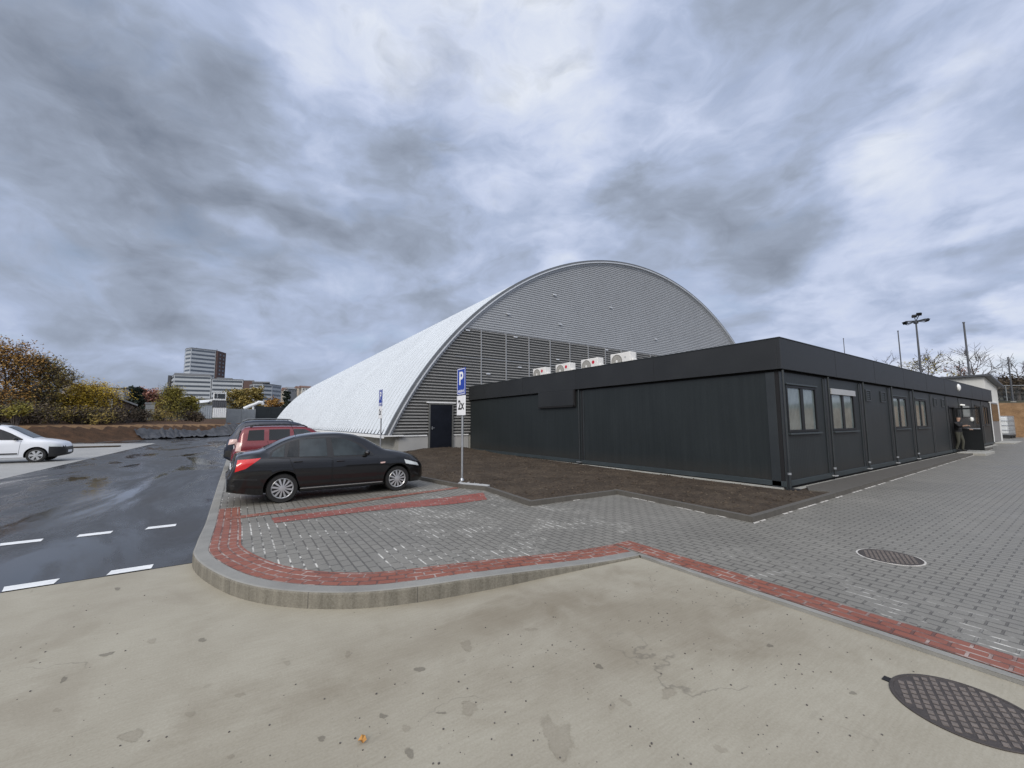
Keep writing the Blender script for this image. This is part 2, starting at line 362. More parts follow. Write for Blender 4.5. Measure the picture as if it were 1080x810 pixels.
# ------------------------------------------------------------------ mesh builder
class MB:
    def __init__(s): s.v = []; s.f = []; s.m = []; s.uv = []; s.has_uv = False
    def face(s, pts, mi=0, uv=None):
        i = len(s.v); s.v += [tuple(p) for p in pts]; s.f.append(tuple(range(i, i + len(pts)))); s.m.append(mi)
        if uv: s.has_uv = True
        s.uv.append(uv)
    def mesh(s, V, F, mi=0):
        i = len(s.v); s.v += [tuple(p) for p in V]
        for f in F: s.f.append(tuple(a + i for a in f)); s.m.append(mi); s.uv.append(None)
    def box(s, a, b, mi=0, M=None):
        x0, y0, z0 = a; x1, y1, z1 = b
        if x0 > x1: x0, x1 = x1, x0
        if y0 > y1: y0, y1 = y1, y0
        if z0 > z1: z0, z1 = z1, z0
        V = [(x0, y0, z0), (x1, y0, z0), (x1, y1, z0), (x0, y1, z0), (x0, y0, z1), (x1, y0, z1), (x1, y1, z1), (x0, y1, z1)]
        if M is not None: V = [M @ Vector(p) for p in V]
        s.mesh(V, [(3, 2, 1, 0), (4, 5, 6, 7), (0, 1, 5, 4), (1, 2, 6, 5), (2, 3, 7, 6), (3, 0, 4, 7)], mi)
        return s
    def prism(s, poly, z0, z1, mi=0):
        """poly: footprint list of (x,y), counter-clockwise"""
        n = len(poly)
        V = [(p[0], p[1], z0) for p in poly] + [(p[0], p[1], z1) for p in poly]
        F = [tuple(range(n - 1, -1, -1)), tuple(range(n, 2 * n))] + [(i, (i + 1) % n, n + (i + 1) % n, n + i) for i in range(n)]
        s.mesh(V, F, mi); return s
    def tube(s, pts, rads, seg=8, mi=0, cap=True):
        pts = [Vector(p) for p in pts]
        if not isinstance(rads, (list, tuple)): rads = [rads] * len(pts)
        i0 = len(s.v); up = Vector((0, 0, 1)); prev = None
        for k, p in enumerate(pts):
            d = (pts[min(k + 1, len(pts) - 1)] - pts[max(k - 1, 0)]).normalized()
            a = d.cross(up) if abs(d.z) < .95 else d.cross(Vector((1, 0, 0)))
            a.normalize(); b = d.cross(a)
            for j in range(seg):
                t = 2 * PI * j / seg
                s.v.append(tuple(p + (a * math.cos(t) + b * math.sin(t)) * rads[k]))
        for k in range(len(pts) - 1):
            for j in range(seg):
                a0 = i0 + k * seg + j; a1 = i0 + k * seg + (j + 1) % seg
                s.f.append((a0, a1, a1 + seg, a0 + seg)); s.m.append(mi); s.uv.append(None)
        if cap:
            for k in (0, len(pts) - 1):
                s.f.append(tuple(i0 + k * seg + j for j in range(seg))); s.m.append(mi); s.uv.append(None)
        return s
    def lathe(s, prof, c, axis='y', seg=24, mi=0):
        """prof: list of (r, h) ; revolve about an axis through c"""
        i0 = len(s.v); c = Vector(c)
        for r, h in prof:
            for j in range(seg):
                t = 2 * PI * j / seg; a, b = r * math.cos(t), r * math.sin(t)
                s.v.append(tuple(c + Vector({'y': (a, h, b), 'z': (a, b, h), 'x': (h, a, b)}[axis])))
        for k in range(len(prof) - 1):
            for j in range(seg):
                a0 = i0 + k * seg + j; a1 = i0 + k * seg + (j + 1) % seg
                s.f.append((a0, a1, a1 + seg, a0 + seg)); s.m.append(mi); s.uv.append(None)
        for k in (0, len(prof) - 1):
            if prof[k][0] > 1e-4:
                s.f.append(tuple(i0 + k * seg + j for j in range(seg))); s.m.append(mi); s.uv.append(None)
        return s
    def build(s, name, mats, parent=None, smooth=False, bevel=0, angle=None, up=False):
        me = bpy.data.meshes.new(name); me.from_pydata(s.v, [], s.f); 
        if isinstance(mats, str): mats = [mats]
        for x in mats: me.materials.append(MATS[x])
        me.polygons.foreach_set('material_index', s.m)
        if s.has_uv:
            L = me.uv_layers.new(name='UVMap'); k = 0
            for p, u in zip(me.polygons, s.uv):
                if u:
                    for q, li in enumerate(p.loop_indices): L.data[li].uv = u[q]
        bm = bmesh.new(); bm.from_mesh(me)
        if not s.has_uv: bmesh.ops.remove_doubles(bm, verts=bm.verts, dist=1e-5) if smooth or bevel else None
        bmesh.ops.recalc_face_normals(bm, faces=bm.faces) if not s.has_uv else None
        if bevel: bmesh.ops.bevel(bm, geom=[e for e in bm.edges if e.is_manifold and e.calc_face_angle(0) > .5], offset=bevel, segments=2, affect='EDGES', profile=.5)
        if up:
            bm.normal_update(); bmesh.ops.reverse_faces(bm, faces=[f for f in bm.faces if f.normal.z < 0])
        bm.to_mesh(me); bm.free()
        if smooth:
            me.polygons.foreach_set('use_smooth', [True] * len(me.polygons))
            me.set_sharp_from_angle(angle=angle or math.radians(40))
        o = bpy.data.objects.new(name, me); COL.objects.link(o)
        if parent is not None: o.parent = parent
        return o
def tag(o, label=None, cat=None, group=None, kind=None):
    if label: o['label'] = label
    if cat: o['category'] = cat
    if group: o['group'] = group
    if kind: o['kind'] = kind
    return o
def empty(name, loc, rz=0, label=None, cat=None, group=None):
    o = bpy.data.objects.new(name, None); COL.objects.link(o); o.empty_display_size = .2
    o.location = loc; o.rotation_euler = (0, 0, rz)
    return tag(o, label, cat, group)
def copy_tree(o, parent=None):
    c = o.copy(); COL.objects.link(c); c.parent = parent
    for ch in [x for x in bpy.data.objects if x.parent == o]: copy_tree(ch, c)
    return c
def structure(o): o['kind'] = 'structure'; return o
def pchip(keys, x):
    X = np.array([k[0] for k in keys], float); Y = np.array([k[1] for k in keys], float)
    h = np.diff(X); d = np.diff(Y) / h; mm = np.zeros(len(X))
    for i in range(1, len(X) - 1):
        if d[i - 1] * d[i] > 0:
            w1 = 2 * h[i] + h[i - 1]; w2 = h[i] + 2 * h[i - 1]; mm[i] = (w1 + w2) / (w1 / d[i - 1] + w2 / d[i])
    mm[0] = d[0]; mm[-1] = d[-1]
    x = min(max(x, X[0]), X[-1]); i = min(int(np.searchsorted(X, x, 'right')) - 1, len(X) - 2); i = max(i, 0)
    t = (x - X[i]) / h[i]
    return float((2 * t**3 - 3 * t * t + 1) * Y[i] + (t**3 - 2 * t * t + t) * h[i] * mm[i] + (-2 * t**3 + 3 * t * t) * Y[i + 1] + (t**3 - t * t) * h[i] * mm[i + 1])
def sstep(a, b, x):
    t = min(1, max(0, (x - a) / (b - a))); return t * t * (3 - 2 * t)
def add_text(name, txt, size, mt, parent, M, depth=.002, bold=0):
    cu = bpy.data.curves.new(name, 'FONT'); cu.body = txt; cu.size = size; cu.align_x = 'CENTER'; cu.align_y = 'CENTER'; cu.extrude = depth; cu.offset = bold
    tmp = bpy.data.objects.new('tmp', cu); COL.objects.link(tmp)
    dg = bpy.context.evaluated_depsgraph_get(); me = bpy.data.meshes.new_from_object(tmp.evaluated_get(dg)); me.name = name
    bpy.data.objects.remove(tmp); me.transform(M); me.materials.clear(); me.materials.append(MATS[mt])
    o = bpy.data.objects.new(name, me); COL.objects.link(o); o.parent = parent; return o

# ------------------------------------------------------------------ sky and sun
SUN_EL, SUN_AZ = math.radians(33), math.radians(-128)      # azimuth from +Y towards +X: the sun is behind and left of the camera
sdir = Vector((math.sin(SUN_AZ) * math.cos(SUN_EL), math.cos(SUN_AZ) * math.cos(SUN_EL), math.sin(SUN_EL)))
W = bpy.data.worlds.new('World'); S.world = W; W.use_nodes = True
t = NT(W.node_tree); W.node_tree.nodes.clear()
sky = t.n('ShaderNodeTexSky'); sky.sky_type = 'NISHITA'; sky.sun_disc = False; sky.sun_elevation = SUN_EL; sky.sun_rotation = SUN_AZ
dv = t.n('ShaderNodeTexCoord').outputs['Generated']
sp = t.n('ShaderNodeSeparateXYZ'); t.l(dv, sp.inputs[0])
zc = t.math('ADD', t.math('MAXIMUM', sp.outputs[2], 0.0), .24)
cb = t.n('ShaderNodeCombineXYZ'); t.l(t.math('DIVIDE', sp.outputs[0], zc), cb.inputs[0]); t.l(t.math('DIVIDE', sp.outputs[1], zc), cb.inputs[1])
PV = cb.outputs[0]
def vadd(a, b):
    x = t.n('ShaderNodeVectorMath', operation='ADD')
    t.l(a, x.inputs[0])
    if isinstance(b, tuple): x.inputs[1].default_value = b
    else: t.l(b, x.inputs[1])
    return x.outputs[0]
# warp
wn = t.n('ShaderNodeTexNoise'); wn.inputs['Scale'].default_value = 1.1; wn.inputs['Detail'].default_value = 4; t.l(PV, wn.inputs['Vector'])
ws = t.n('ShaderNodeVectorMath', operation='SCALE'); t.l(wn.outputs['Color'], ws.inputs[0]); ws.inputs['Scale'].default_value = .55
PW = vadd(PV, ws.outputs[0])
mpn = t.n('ShaderNodeMapping'); t.l(PW, mpn.inputs[0]); mpn.inputs['Rotation'].default_value = (0, 0, math.radians(35)); mpn.inputs['Scale'].default_value = (1.05, 1.45, 1); mpn.inputs['Location'].default_value = (3.1, 1.7, 0)
dm = t.n('ShaderNodeMapping'); t.l(dv, dm.inputs[0]); dm.inputs['Scale'].default_value = (1, 1, 1.9); dm.inputs['Rotation'].default_value = (0, 0, .6)
dn0 = t.n('ShaderNodeTexNoise'); dn0.inputs['Scale'].default_value = 2.6; dn0.inputs['Detail'].default_value = 4; t.l(dm.outputs[0], dn0.inputs['Vector'])
ds = t.n('ShaderNodeVectorMath', operation='SCALE'); t.l(dn0.outputs['Color'], ds.inputs[0]); ds.inputs['Scale'].default_value = .38
DW = vadd(dm.outputs[0], ds.outputs[0])
n1 = t.noise(vadd(DW, (3.1, 1.7, .4)), 2.5, 8, .52, .15)
n2 = t.noise(vadd(DW, (7.3, 2.1, 4)), 5.2, 9, .55, .25)
n3 = t.noise(mpn.outputs[0], .6, 5, .5, 0)
n5 = t.math('ABSOLUTE', t.math('SUBTRACT', t.math('MULTIPLY', t.noise(vadd(DW, (2.2, 8.8, 6)), 3.4, 8, .55, .1), 2.0), 1.0))
dens = t.math('ADD', t.math('ADD', t.math('MULTIPLY', n1, .52), t.math('MULTIPLY', n2, .34)), t.math('ADD', t.math('MULTIPLY', n3, .20), t.math('ADD', t.math('MULTIPLY', n5, -.16), t.math('MULTIPLY', t.math('SUBTRACT', t.noise(vadd(DW, (5.5, 3.2, 9)), 12, 8, .6, .3), .5), .16))))
# broad bright breaks and dark bellies of the cloud deck, as directions in the sky
def pix_dir(px, py):
    q = Vector((px - 540, py - 405, FPX)); return Vector((CX.dot(q), CY.dot(q), CZ.dot(q))).normalized()
wd = t.n('ShaderNodeTexNoise'); wd.inputs['Scale'].default_value = 3.2; wd.inputs['Detail'].default_value = 6; t.l(PV, wd.inputs['Vector'])
wds = t.n('ShaderNodeVectorMath', operation='SUBTRACT'); t.l(wd.outputs['Color'], wds.inputs[0]); wds.inputs[1].default_value = (.5, .5, .5)
wdm = t.n('ShaderNodeVectorMath', operation='SCALE'); t.l(wds.outputs[0], wdm.inputs[0]); wdm.inputs['Scale'].default_value = .50
wv = vadd(dv, wdm.outputs[0]); nv = t.n('ShaderNodeVectorMath', operation='NORMALIZE'); t.l(wv, nv.inputs[0])
BL = [(545, 30, 60, .14), (300, 20, 130, .11), (160, 35, 160, .07), (290, 205, 200, .10), (400, 80, 90, .09), (330, 110, 150, .09), (620, 150, 60, .14), (490, 175, 200, .07),
      (900, 285, 120, .08), (1010, 190, 130, .11), (960, 230, 140, .09), (840, 320, 160, .07), (1060, 170, 130, .08), (1030, 365, 160, .16), (1075, 390, 160, .16), (940, 385, 260, .10),
      (430, 310, 200, .06), (590, 265, 220, .08), (60, 230, 160, .05), (1060, 40, 60, .07), (850, 40, 80, .05), (200, 345, 160, .05), (320, 300, 200, .05),
      (255, 80, 110, -.12), (180, 180, 50, -.10), (330, 235, 160, -.08), (60, 110, 60, -.06), (100, 330, 50, -.07), (420, 190, 160, -.08), (770, 100, 90, -.06), (660, 210, 90, -.06), (830, 210, 90, -.07), (1040, 280, 160, -.10), (1000, 330, 160, -.09),
      (30, 120, 90, -.05), (470, 260, 160, -.06), (700, 20, 90, -.05), (250, 280, 80, -.06), (950, 120, 90, -.05)]
acc = dens
for px, py, k, a in BL:
    dn = t.n('ShaderNodeVectorMath', operation='DOT_PRODUCT'); t.l(nv.outputs[0], dn.inputs[0]); dn.inputs[1].default_value = pix_dir(px, py)
    g = t.math('EXPONENT', t.math('MULTIPLY', t.math('SUBTRACT', dn.outputs['Value'], 1.0), float(k)))
    acc = t.math('ADD', acc, t.math('MULTIPLY', g, a))
# the deck is thinner and brighter overhead and behind the camera, where the sun stands
dn = t.n('ShaderNodeVectorMath', operation='DOT_PRODUCT'); t.l(dv, dn.inputs[0]); dn.inputs[1].default_value = (sdir + Vector((0, 0, .10))).normalized()
sg = t.n('ShaderNodeMapRange', interpolation_type='SMOOTHSTEP'); t.l(dn.outputs['Value'], sg.inputs[0]); sg.inputs[1].default_value = .25; sg.inputs[2].default_value = 1.0
cc = t.ramp(acc, [(.26, (.20, .235, .305)), (.34, (.255, .295, .375)), (.44, (.335, .39, .50)), (.535, (.43, .505, .68)), (.63, (.57, .64, .82)), (.80, (.78, .825, .91)), (.97, (.97, .98, 1.0))])
lowz = t.n('ShaderNodeMapRange', interpolation_type='SMOOTHSTEP'); t.l(sp.outputs[2], lowz.inputs[0]); lowz.inputs[1].default_value = .12; lowz.inputs[2].default_value = .50; lowz.inputs[3].default_value = -.12; lowz.inputs[4].default_value = 1
gain = t.math('ADD', t.math('MULTIPLY', t.math('MULTIPLY', sg.outputs[0], lowz.outputs[0]), 3.1), 1.0)
cw = t.mix(sg.outputs[0], cc, t.mix(1, cc, (1.16, 1.0, .80), 'MULTIPLY'))
gm = t.n('ShaderNodeVectorMath', operation='SCALE'); t.l(cw, gm.inputs[0]); t.l(gain, gm.inputs['Scale'])
below = t.ramp(t.math('ADD', sp.outputs[2], .5), [(.485, 0.0), (.5, 1.0)])
ccol = t.mix(below, (.09, .085, .08), gm.outputs[0])
bg1 = t.n('ShaderNodeBackground'); t.l(sky.outputs[0], bg1.inputs[0]); bg1.inputs[1].default_value = .10
bg2 = t.n('ShaderNodeBackground'); t.l(ccol, bg2.inputs[0]); bg2.inputs[1].default_value = 1.0
gap = t.ramp(n2, [(.56, 0.0), (.72, .35)])
mx = t.n('ShaderNodeMixShader'); t.l(t.math('SUBTRACT', 1.0, gap), mx.inputs[0]); t.l(bg1.outputs[0], mx.inputs[1]); t.l(bg2.outputs[0], mx.inputs[2])
wo = t.n('ShaderNodeOutputWorld'); t.l(mx.outputs[0], wo.inputs[0])
sl = bpy.data.lights.new('sun', 'SUN'); sl.energy = 1.5; sl.angle = math.radians(20); sl.color = (1, .93, .82)
so = bpy.data.objects.new('sun', sl); COL.objects.link(so); so.rotation_euler = sdir.to_track_quat('Z', 'Y').to_euler()
S.view_settings.view_transform = 'Standard'; S.view_settings.look = 'None'; S.view_settings.exposure = 0; S.view_settings.gamma = 1; S.view_settings.use_curve_mapping = False
S.cycles.max_bounces = 6; S.cycles.use_denoising = True

# ------------------------------------------------------------------ terrain
def seg_dist(x, y, pts):
    """signed distance to a polyline: positive on its left side"""
    best = 1e9; sg = 1
    for (x0, y0), (x1, y1) in zip(pts[:-1], pts[1:]):
        dx, dy = x1 - x0, y1 - y0; L2 = dx * dx + dy * dy
        u = min(1, max(0, ((x - x0) * dx + (y - y0) * dy) / L2)); ex, ey = x - x0 - u * dx, y - y0 - u * dy
        d = math.hypot(ex, ey)
        if d < best: best = d; sg = 1 if dx * (y - y0) - dy * (x - x0) > 0 else -1
    return best * sg
FOOT = [(-90, 34), (-40, 41), (-24, 47), (-13, 52.5), (-7, 60), (-2.4, 67), (2.5, 70.6), (5.9, 72.6), (6.0, 130)]
RFOOT = [(64, -60), (64.5, 0), (63, 9), (52, 13), (50, 110)]
def tz(x, y):
    d = seg_dist(x, y, FOOT); z = -.06
    if d > 0:
        z = -.06 + 1.65 * sstep(0, 3.6, d) + .055 * min(max(0, d - 4), 30)
        if d > 34: z += .074 * min(d - 34, 320) + .02 * max(0, d - 354)
        z += .12 * mnoise.noise(Vector((x * .3, y * .3, 0))) * sstep(0, 3, d)
    e = -seg_dist(x, y, RFOOT)
    if e > 0 and d <= 0: 
        z = -.06 + 3.6 * sstep(0, 4.5, e) + .05 * min(max(0, e - 5), 60) + .25 * mnoise.noise(Vector((x * .35, y * .35, 3))) * sstep(0, 2, e)
    return z
def lines(lo, hi, dense):
    out = [lo]; x = lo
    while x < hi:
        st = next((s for a, b, s in dense if a <= x < b), 40); x += st; out.append(x)
    return out
gx = lines(-700, 900, [(-160, -60, 8), (-60, -30, 2.5), (-30, 12, .8), (12, 56, 4), (56, 78, .8), (78, 150, 6)])
gy = lines(-200, 1000, [(-60, -20, 10), (-20, 8, 2), (8, 36, 1.5), (36, 86, .8), (86, 140, 3), (140, 260, 10)])
g = MB(); 
V = [(x, y, tz(x, y)) for y in gy for x in gx]; nx = len(gx); g.mesh(V, []);
for j in range(len(gy) - 1):
    for i in range(nx - 1):
        a = j * nx + i; cx, cy = (gx[i] + gx[i + 1]) / 2, (gy[j] + gy[j + 1]) / 2
        d = seg_dist(cx, cy, FOOT); e = -seg_dist(cx, cy, RFOOT)
        mi = 0
        if d > 0: mi = 1 if d < 2.9 else (2 if d < 4.6 else (1 if d < 30 else 3))
        elif e > 0: mi = 2 if e < 6 else 3
        if cy < -36: mi = 3
        g.f.append((a, a + 1, a + nx + 1, a + nx)); g.m.append(mi); g.uv.append(None)
structure(g.build('ground', ['bed_soil', 'bank_earth', 'orange_earth', 'far_grass'], smooth=True, up=True))

# ------------------------------------------------------------------ aprons and roads
def sheet(name, poly, z, mt, step=None):
    b = MB(); b.face([(x, y, z) for x, y in poly]); return structure(b.build(name, mt, up=True))
sheet('road', [(-70, -40), (4.26, -40), (4.26, 3.44), (4.34, 3.9), (3.0, 4.8), (1.2, 6.43), (-.30, 6.43), (-70, 6.43)], 0.0, 'apron_concrete')
sheet('parking_lot', [(-70, 6.43), (-.30, 6.43), (-.30, 66.0), (-1.6, 66.4), (-13, 51.8), (-24, 46), (-40, 40), (-70, 36)], .004, 'wet_asphalt')
sheet('parking_bays', [(-12.4, 15.5), (-6.05, 15.5), (-5.95, 47.0), (-11.8, 50.6), (-12.4, 50.0)], .009, 'bay_paver')
b = MB(); b.box((-12.2, 41.2, .012), (-7.3, 42.0, .10)); structure(b.build('planting_strip', 'bed_soil', bevel=.03))

# kerb line: the outer foot of the kerb, from the far end of the row of bays round the nose to the dropped end
KB = [(-.40, 64.0), (-.40, 30), (-.40, 14), (-.39, 10), (-.385, 8.6), (-.38, 7.6), (-.385, 6.8), (-.375, 6.26), (-.23, 5.66), (.05, 4.97), (.42, 4.45), (.93, 4.04), (1.48, 3.82), (2.14, 3.69), (2.82, 3.61), (3.55, 3.53), (4.26, 3.44)]
def smooth_path(P, n=8, keep=4):
    out = [Vector((*p, 0)) for p in P[:keep]]
    Q = [Vector((*p, 0)) for p in P[keep - 1:]]
    for i in range(len(Q) - 1):
        p0, p1, p2, p3 = Q[max(i - 1, 0)], Q[i], Q[i + 1], Q[min(i + 2, len(Q) - 1)]
        for k in range(1, n + 1):
            u = k / n
            out.append(.5 * ((2 * p1) + (p2 - p0) * u + (2 * p0 - 5 * p1 + 4 * p2 - p3) * u * u + (3 * p1 - p0 - 3 * p2 + p3) * u**3))
    return out
KP = smooth_path(KB)
def offs(P, d):
    out = []
    for i, p in enumerate(P):
        tv = (P[min(i + 1, len(P) - 1)] - P[max(i - 1, 0)]).normalized()
        out.append(p + Vector((-tv.y, tv.x, 0)) * d)       # left of travel = inside of the island
    return out
def ZP(x, y):
    """height of the paved surface: raised on the nose of the island, dropped elsewhere"""
    s = (1 - sstep(1.7, 4.1, x)) * (1 - sstep(7.0, 9.0, y))
    return .03 + .115 * s
def strip(name, P, d0, d1, dz, mt, n=4, ulen=None, skirt=None):
    b = MB(); rows = [offs(P, d0 + (d1 - d0) * k / n) for k in range(n + 1)]
    u = 0
    for i in range(len(P) - 1):
        du = (P[i + 1] - P[i]).length
        for k in range(n):
            q = [rows[k][i], rows[k][i + 1], rows[k + 1][i + 1], rows[k + 1][i]]
            v0, v1 = (d1 - d0) * k / n, (d1 - d0) * (k + 1) / n
            b.face([(p.x, p.y, ZP(p.x, p.y) + dz) for p in q], 0, [(u, v0), (u + du, v0), (u + du, v1), (u, v1)])
        u += du
    return b.build(name, mt, up=True)
# the kerb itself: rounded top edge, upright face
b = MB(); KW = .15
prof = [(0, -9), (0, -.022), (.006, -.006), (.022, 0), (KW, 0), (KW, -.06)]
rows = [offs(KP, d) for d, _ in prof]; u = 0
for i in range(len(KP) - 1):
    du = (KP[i + 1] - KP[i]).length
    for k in range(len(prof) - 1):
        pts = []
        for (kk, ii) in ((k, i), (k, i + 1), (k + 1, i + 1), (k + 1, i)):
            p = rows[kk][ii]; z = ZP(KP[ii].x, KP[ii].y) + .004
            dz = prof[kk][1]; pts.append((p.x, p.y, -.03 if dz < -1 else z + dz))
        b.face(pts, 0 if k < 2 else 1, [(u, 0), (u + du, 0), (u + du, 1), (u, 1)])
    u += du
structure(b.build('kerb', ['kerb_concrete', 'kerb_top'], smooth=False))
# paving: island + everything right of it
b = MB(); inner = offs(KP, .13)
def yk(x):
    best = None
    for p, q in zip(inner[:-1], inner[1:]):
        if p.x <= x <= q.x or q.x <= x <= p.x:
            if p.y < 8: 
                u = (x - p.x) / (q.x - p.x) if abs(q.x - p.x) > 1e-6 else 0; y = p.y + (q.y - p.y) * u
                best = y if best is None else min(best, y)
    return best if best is not None else (6.6 if x < 0 else 3.62)
xs = [-.262 + .0835 * i for i in range(55)]; xs[-1] = 4.26
NR = 44
V = []
for j in range(NR + 1):
    for x in xs:
        y0 = yk(x); y = y0 + (9.4 - y0) * (j / NR) ** 1.0; V.append((x, y, ZP(x, y)))
F = []
for j in range(NR):
    for i in range(len(xs) - 1):
        a = j * len(xs) + i; F.append((a, a + 1, a + len(xs) + 1, a + len(xs)))
b.mesh(V, F)
b.face([(-.262, 9.4, .03), (4.26, 9.4, .03), (4.26, 64, .03), (-.262, 64, .03)])
b.face([(4.26, -40, .03), (63.8, -40, .03), (63.8, 9, .03), (52, 13, .03), (12, 20.5, .03), (4.26, 20.5, .03)])
b.face([(4.26, 20.5, .03), (6.6, 20.5, .03), (6.6, 64, .03), (4.26, 64, .03)])
structure(b.build('pavement', 'grey_paver', smooth=True, angle=math.radians(60), up=True))
# red borders
o = structure(strip('paving_border', KP[4:], .153, .49, .004, 'red_paver', n=5))
b = MB()
for y0, y1 in zip(np.linspace(-40, 3.93, 23)[:-1], np.linspace(-40, 3.93, 23)[1:]):
    b.face([(4.335, y0, .0345), (4.335, y1, .0345), (4.645, y1, .0345), (4.645, y0, .0345)], 0, [(y0, .32), (y1, .32), (y1, 0), (y0, 0)])
structure(b.build('paving_border', 'red_paver', up=True))
b = MB(); b.box((4.262, -40, -.02), (4.332, 3.43, .032)); structure(b.build('edging_strip', 'kerb_top', bevel=.006))
def redquad(name, q, dz, mt, n=16):
    b = MB(); q = [Vector((*p, 0)) for p in q]; Lw = (q[1] - q[0]).length; Hh = (q[3] - q[0]).length
    for i in range(n):
        a, c = i / n, (i + 1) / n
        P = [q[0].lerp(q[1], a), q[0].lerp(q[1], c), q[3].lerp(q[2], c), q[3].lerp(q[2], a)]
        b.face([(p.x, p.y, ZP(p.x, p.y) + dz) for p in P], 0, [(a * Lw, 0), (c * Lw, 0), (c * Lw, Hh), (a * Lw, Hh)])
    structure(b.build(name, mt, up=True))
redquad('bay_line', [(-.10, 8.63), (4.80, 9.42), (4.83, 9.62), (-.10, 8.92)], .008, 'red_paver')
redquad('tactile_strip', [(.545, 7.52), (4.55, 7.70), (4.92, 8.50), (.545, 8.24)], .006, 'tactile_red_paver')

# ------------------------------------------------------------------ planted bed of bare soil
BED = [(6.55, 20.4), (4.40, 20.4), (4.52, 11.6), (4.82, 9.45), (5.18, 8.75), (4.98, 6.68), (7.42, 6.58), (7.20, 3.50), (36.5, 3.95), (36.5, 4.35), (10.88, 4.28), (10.82, 20.4)]
def inside(x, y, P):
    c = False
    for (x0, y0), (x1, y1) in zip(P, P[1:] + P[:1]):
        if (y0 > y) != (y1 > y) and x < (x1 - x0) * (y - y0) / (y1 - y0) + x0: c = not c
    return c
bm = bmesh.new()
vs = [bm.verts.new((x, y, 0)) for x, y in BED]; bm.faces.new(vs)
bmesh.ops.triangulate(bm, faces=bm.faces)
for ax, lo, hi, st in ((0, 4.5, 11, .11), (1, 3.5, 20.4, .11)):
    k = lo
    while k < hi:
        co_ = (k, 0, 0) if ax == 0 else (0, k, 0); no_ = (1, 0, 0) if ax == 0 else (0, 1, 0)
        bmesh.ops.bisect_plane(bm, geom=bm.verts[:] + bm.edges[:] + bm.faces[:], plane_co=co_, plane_no=no_); k += st
ring = BED + BED[:1]
for v in bm.verts:
    x, y = v.co.x, v.co.y
    d = min(abs(seg_dist(x, y, [ring[i], ring[i + 1]])) for i in range(len(BED)))
    e = sstep(0, .35, d)
    n = mnoise.noise(Vector((x * 1.3, y * 1.3, 0))) * .05 + mnoise.noise(Vector((x * 4, y * 4, 5))) * .035 + mnoise.noise(Vector((x * 11, y * 11, 9))) * .022
    mound = .24 * math.exp(-((x - 9.0) ** 2 / 5 + (y - 20.2) ** 2 / 8)) + .05 * sstep(7, 14, y)
    v.co.z = .07 + e * (n + .03) + mound * sstep(0, .05, d + .3)
me = bpy.data.meshes.new('soil_bed'); bm.normal_update(); bm.to_mesh(me); bm.free(); me.materials.append(MATS['bed_soil'])
for p in me.polygons: p.use_smooth = True
o = bpy.data.objects.new('soil_bed', me); COL.objects.link(o); structure(o)
if me.polygons[0].normal.z < 0: me.flip_normals()
b = MB(); b.prism([(11.25, 3.60), (36.4, 3.99), (36.4, 4.305), (11.7, 4.305), (11.1, 4.05)], .03, .105)
structure(b.build('pavement_strip', 'kerb_concrete', bevel=.006))
b = MB(); rc = random.Random(4); bvh = BVHTree.FromPolygons([v.co.copy() for v in me.vertices], [tuple(p.vertices) for p in me.polygons])
for i in range(5200):
    x, y = rc.uniform(4.6, 10.8), rc.uniform(3.6, 20.2)
    if not inside(x, y, BED): continue
    h_ = bvh.ray_cast(Vector((x, y, 2)), Vector((0, 0, -1)))[0]
    if h_ is None or min(abs(seg_dist(x, y, [ring[i_], ring[i_ + 1]])) for i_ in range(len(BED))) < .12: continue
    r0 = rc.choice((.010, .013, .016, .02, .027, .04)) * rc.uniform(.7, 1.3); q = [rc.uniform(.7, 1.25) for _ in range(6)]
    V = [h_ + Vector(d) * r0 * k for d, k in zip(((1, 0, .1), (0, 1, .1), (-1, 0, .1), (0, -1, .1), (.1, .1, .8), (0, 0, -.5)), q)]
    b.mesh(V, [(0, 1, 4), (1, 2, 4), (2, 3, 4), (3, 0, 4), (1, 0, 5), (2, 1, 5), (3, 2, 5), (0, 3, 5)], 1 if rc.random() < .25 else 0)
tag(b.build('soil_clods', ['bed_soil', 'dry_soil']), kind='stuff')
# thin kerb round the bed
b = MB(); E_ = [Vector((*p, 0)) for p in BED[1:9]]
ro, ri = offs(E_, .03), offs(E_, -.05)
def miter(P, d):
    out = []
    for i, p in enumerate(P):
        t0 = (p - P[i - 1]).normalized() if i else (P[1] - P[0]).normalized()
        t1 = (P[i + 1] - p).normalized() if i < len(P) - 1 else t0
        n0, n1 = Vector((-t0.y, t0.x, 0)), Vector((-t1.y, t1.x, 0)); bis = (n0 + n1).normalized()
        out.append(p + bis * d / max(.3, bis.dot(n0)))
    return out
ro, ri = miter(E_, -.07), miter(E_, .03)
for i in range(len(E_) - 1):
    for (A, B_, z0, z1) in ((ro, ro, .0, .125), (ro, ri, .125, .125), (ri, ri, .125, .02)):
        b.face([(A[i].x, A[i].y, z0), (A[i + 1].x, A[i + 1].y, z0), (B_[i + 1].x, B_[i + 1].y, z1), (B_[i].x, B_[i].y, z1)])
structure(b.build('edging_strip', 'kerb_concrete'))
b = MB(); rs = random.Random(8); r1, r2_ = miter(E_, -.075), miter(E_, -.125)
for i in range(4, len(E_) - 1):
    Ls = (E_[i + 1] - E_[i]).length; n = max(3, int(Ls / .22))
    for k in range(n):
        if rs.random() < .25 or (i < 6 and rs.random() < .45): continue
        a, c = k / n, (k + 1) / n
        q = [r1[i].lerp(r1[i + 1], a), r1[i].lerp(r1[i + 1], c), r2_[i].lerp(r2_[i + 1], c - rs.uniform(0, .3) / n), r2_[i].lerp(r2_[i + 1], a + rs.uniform(0, .3) / n)]
        b.face([(p.x, p.y, .0345) for p in q])
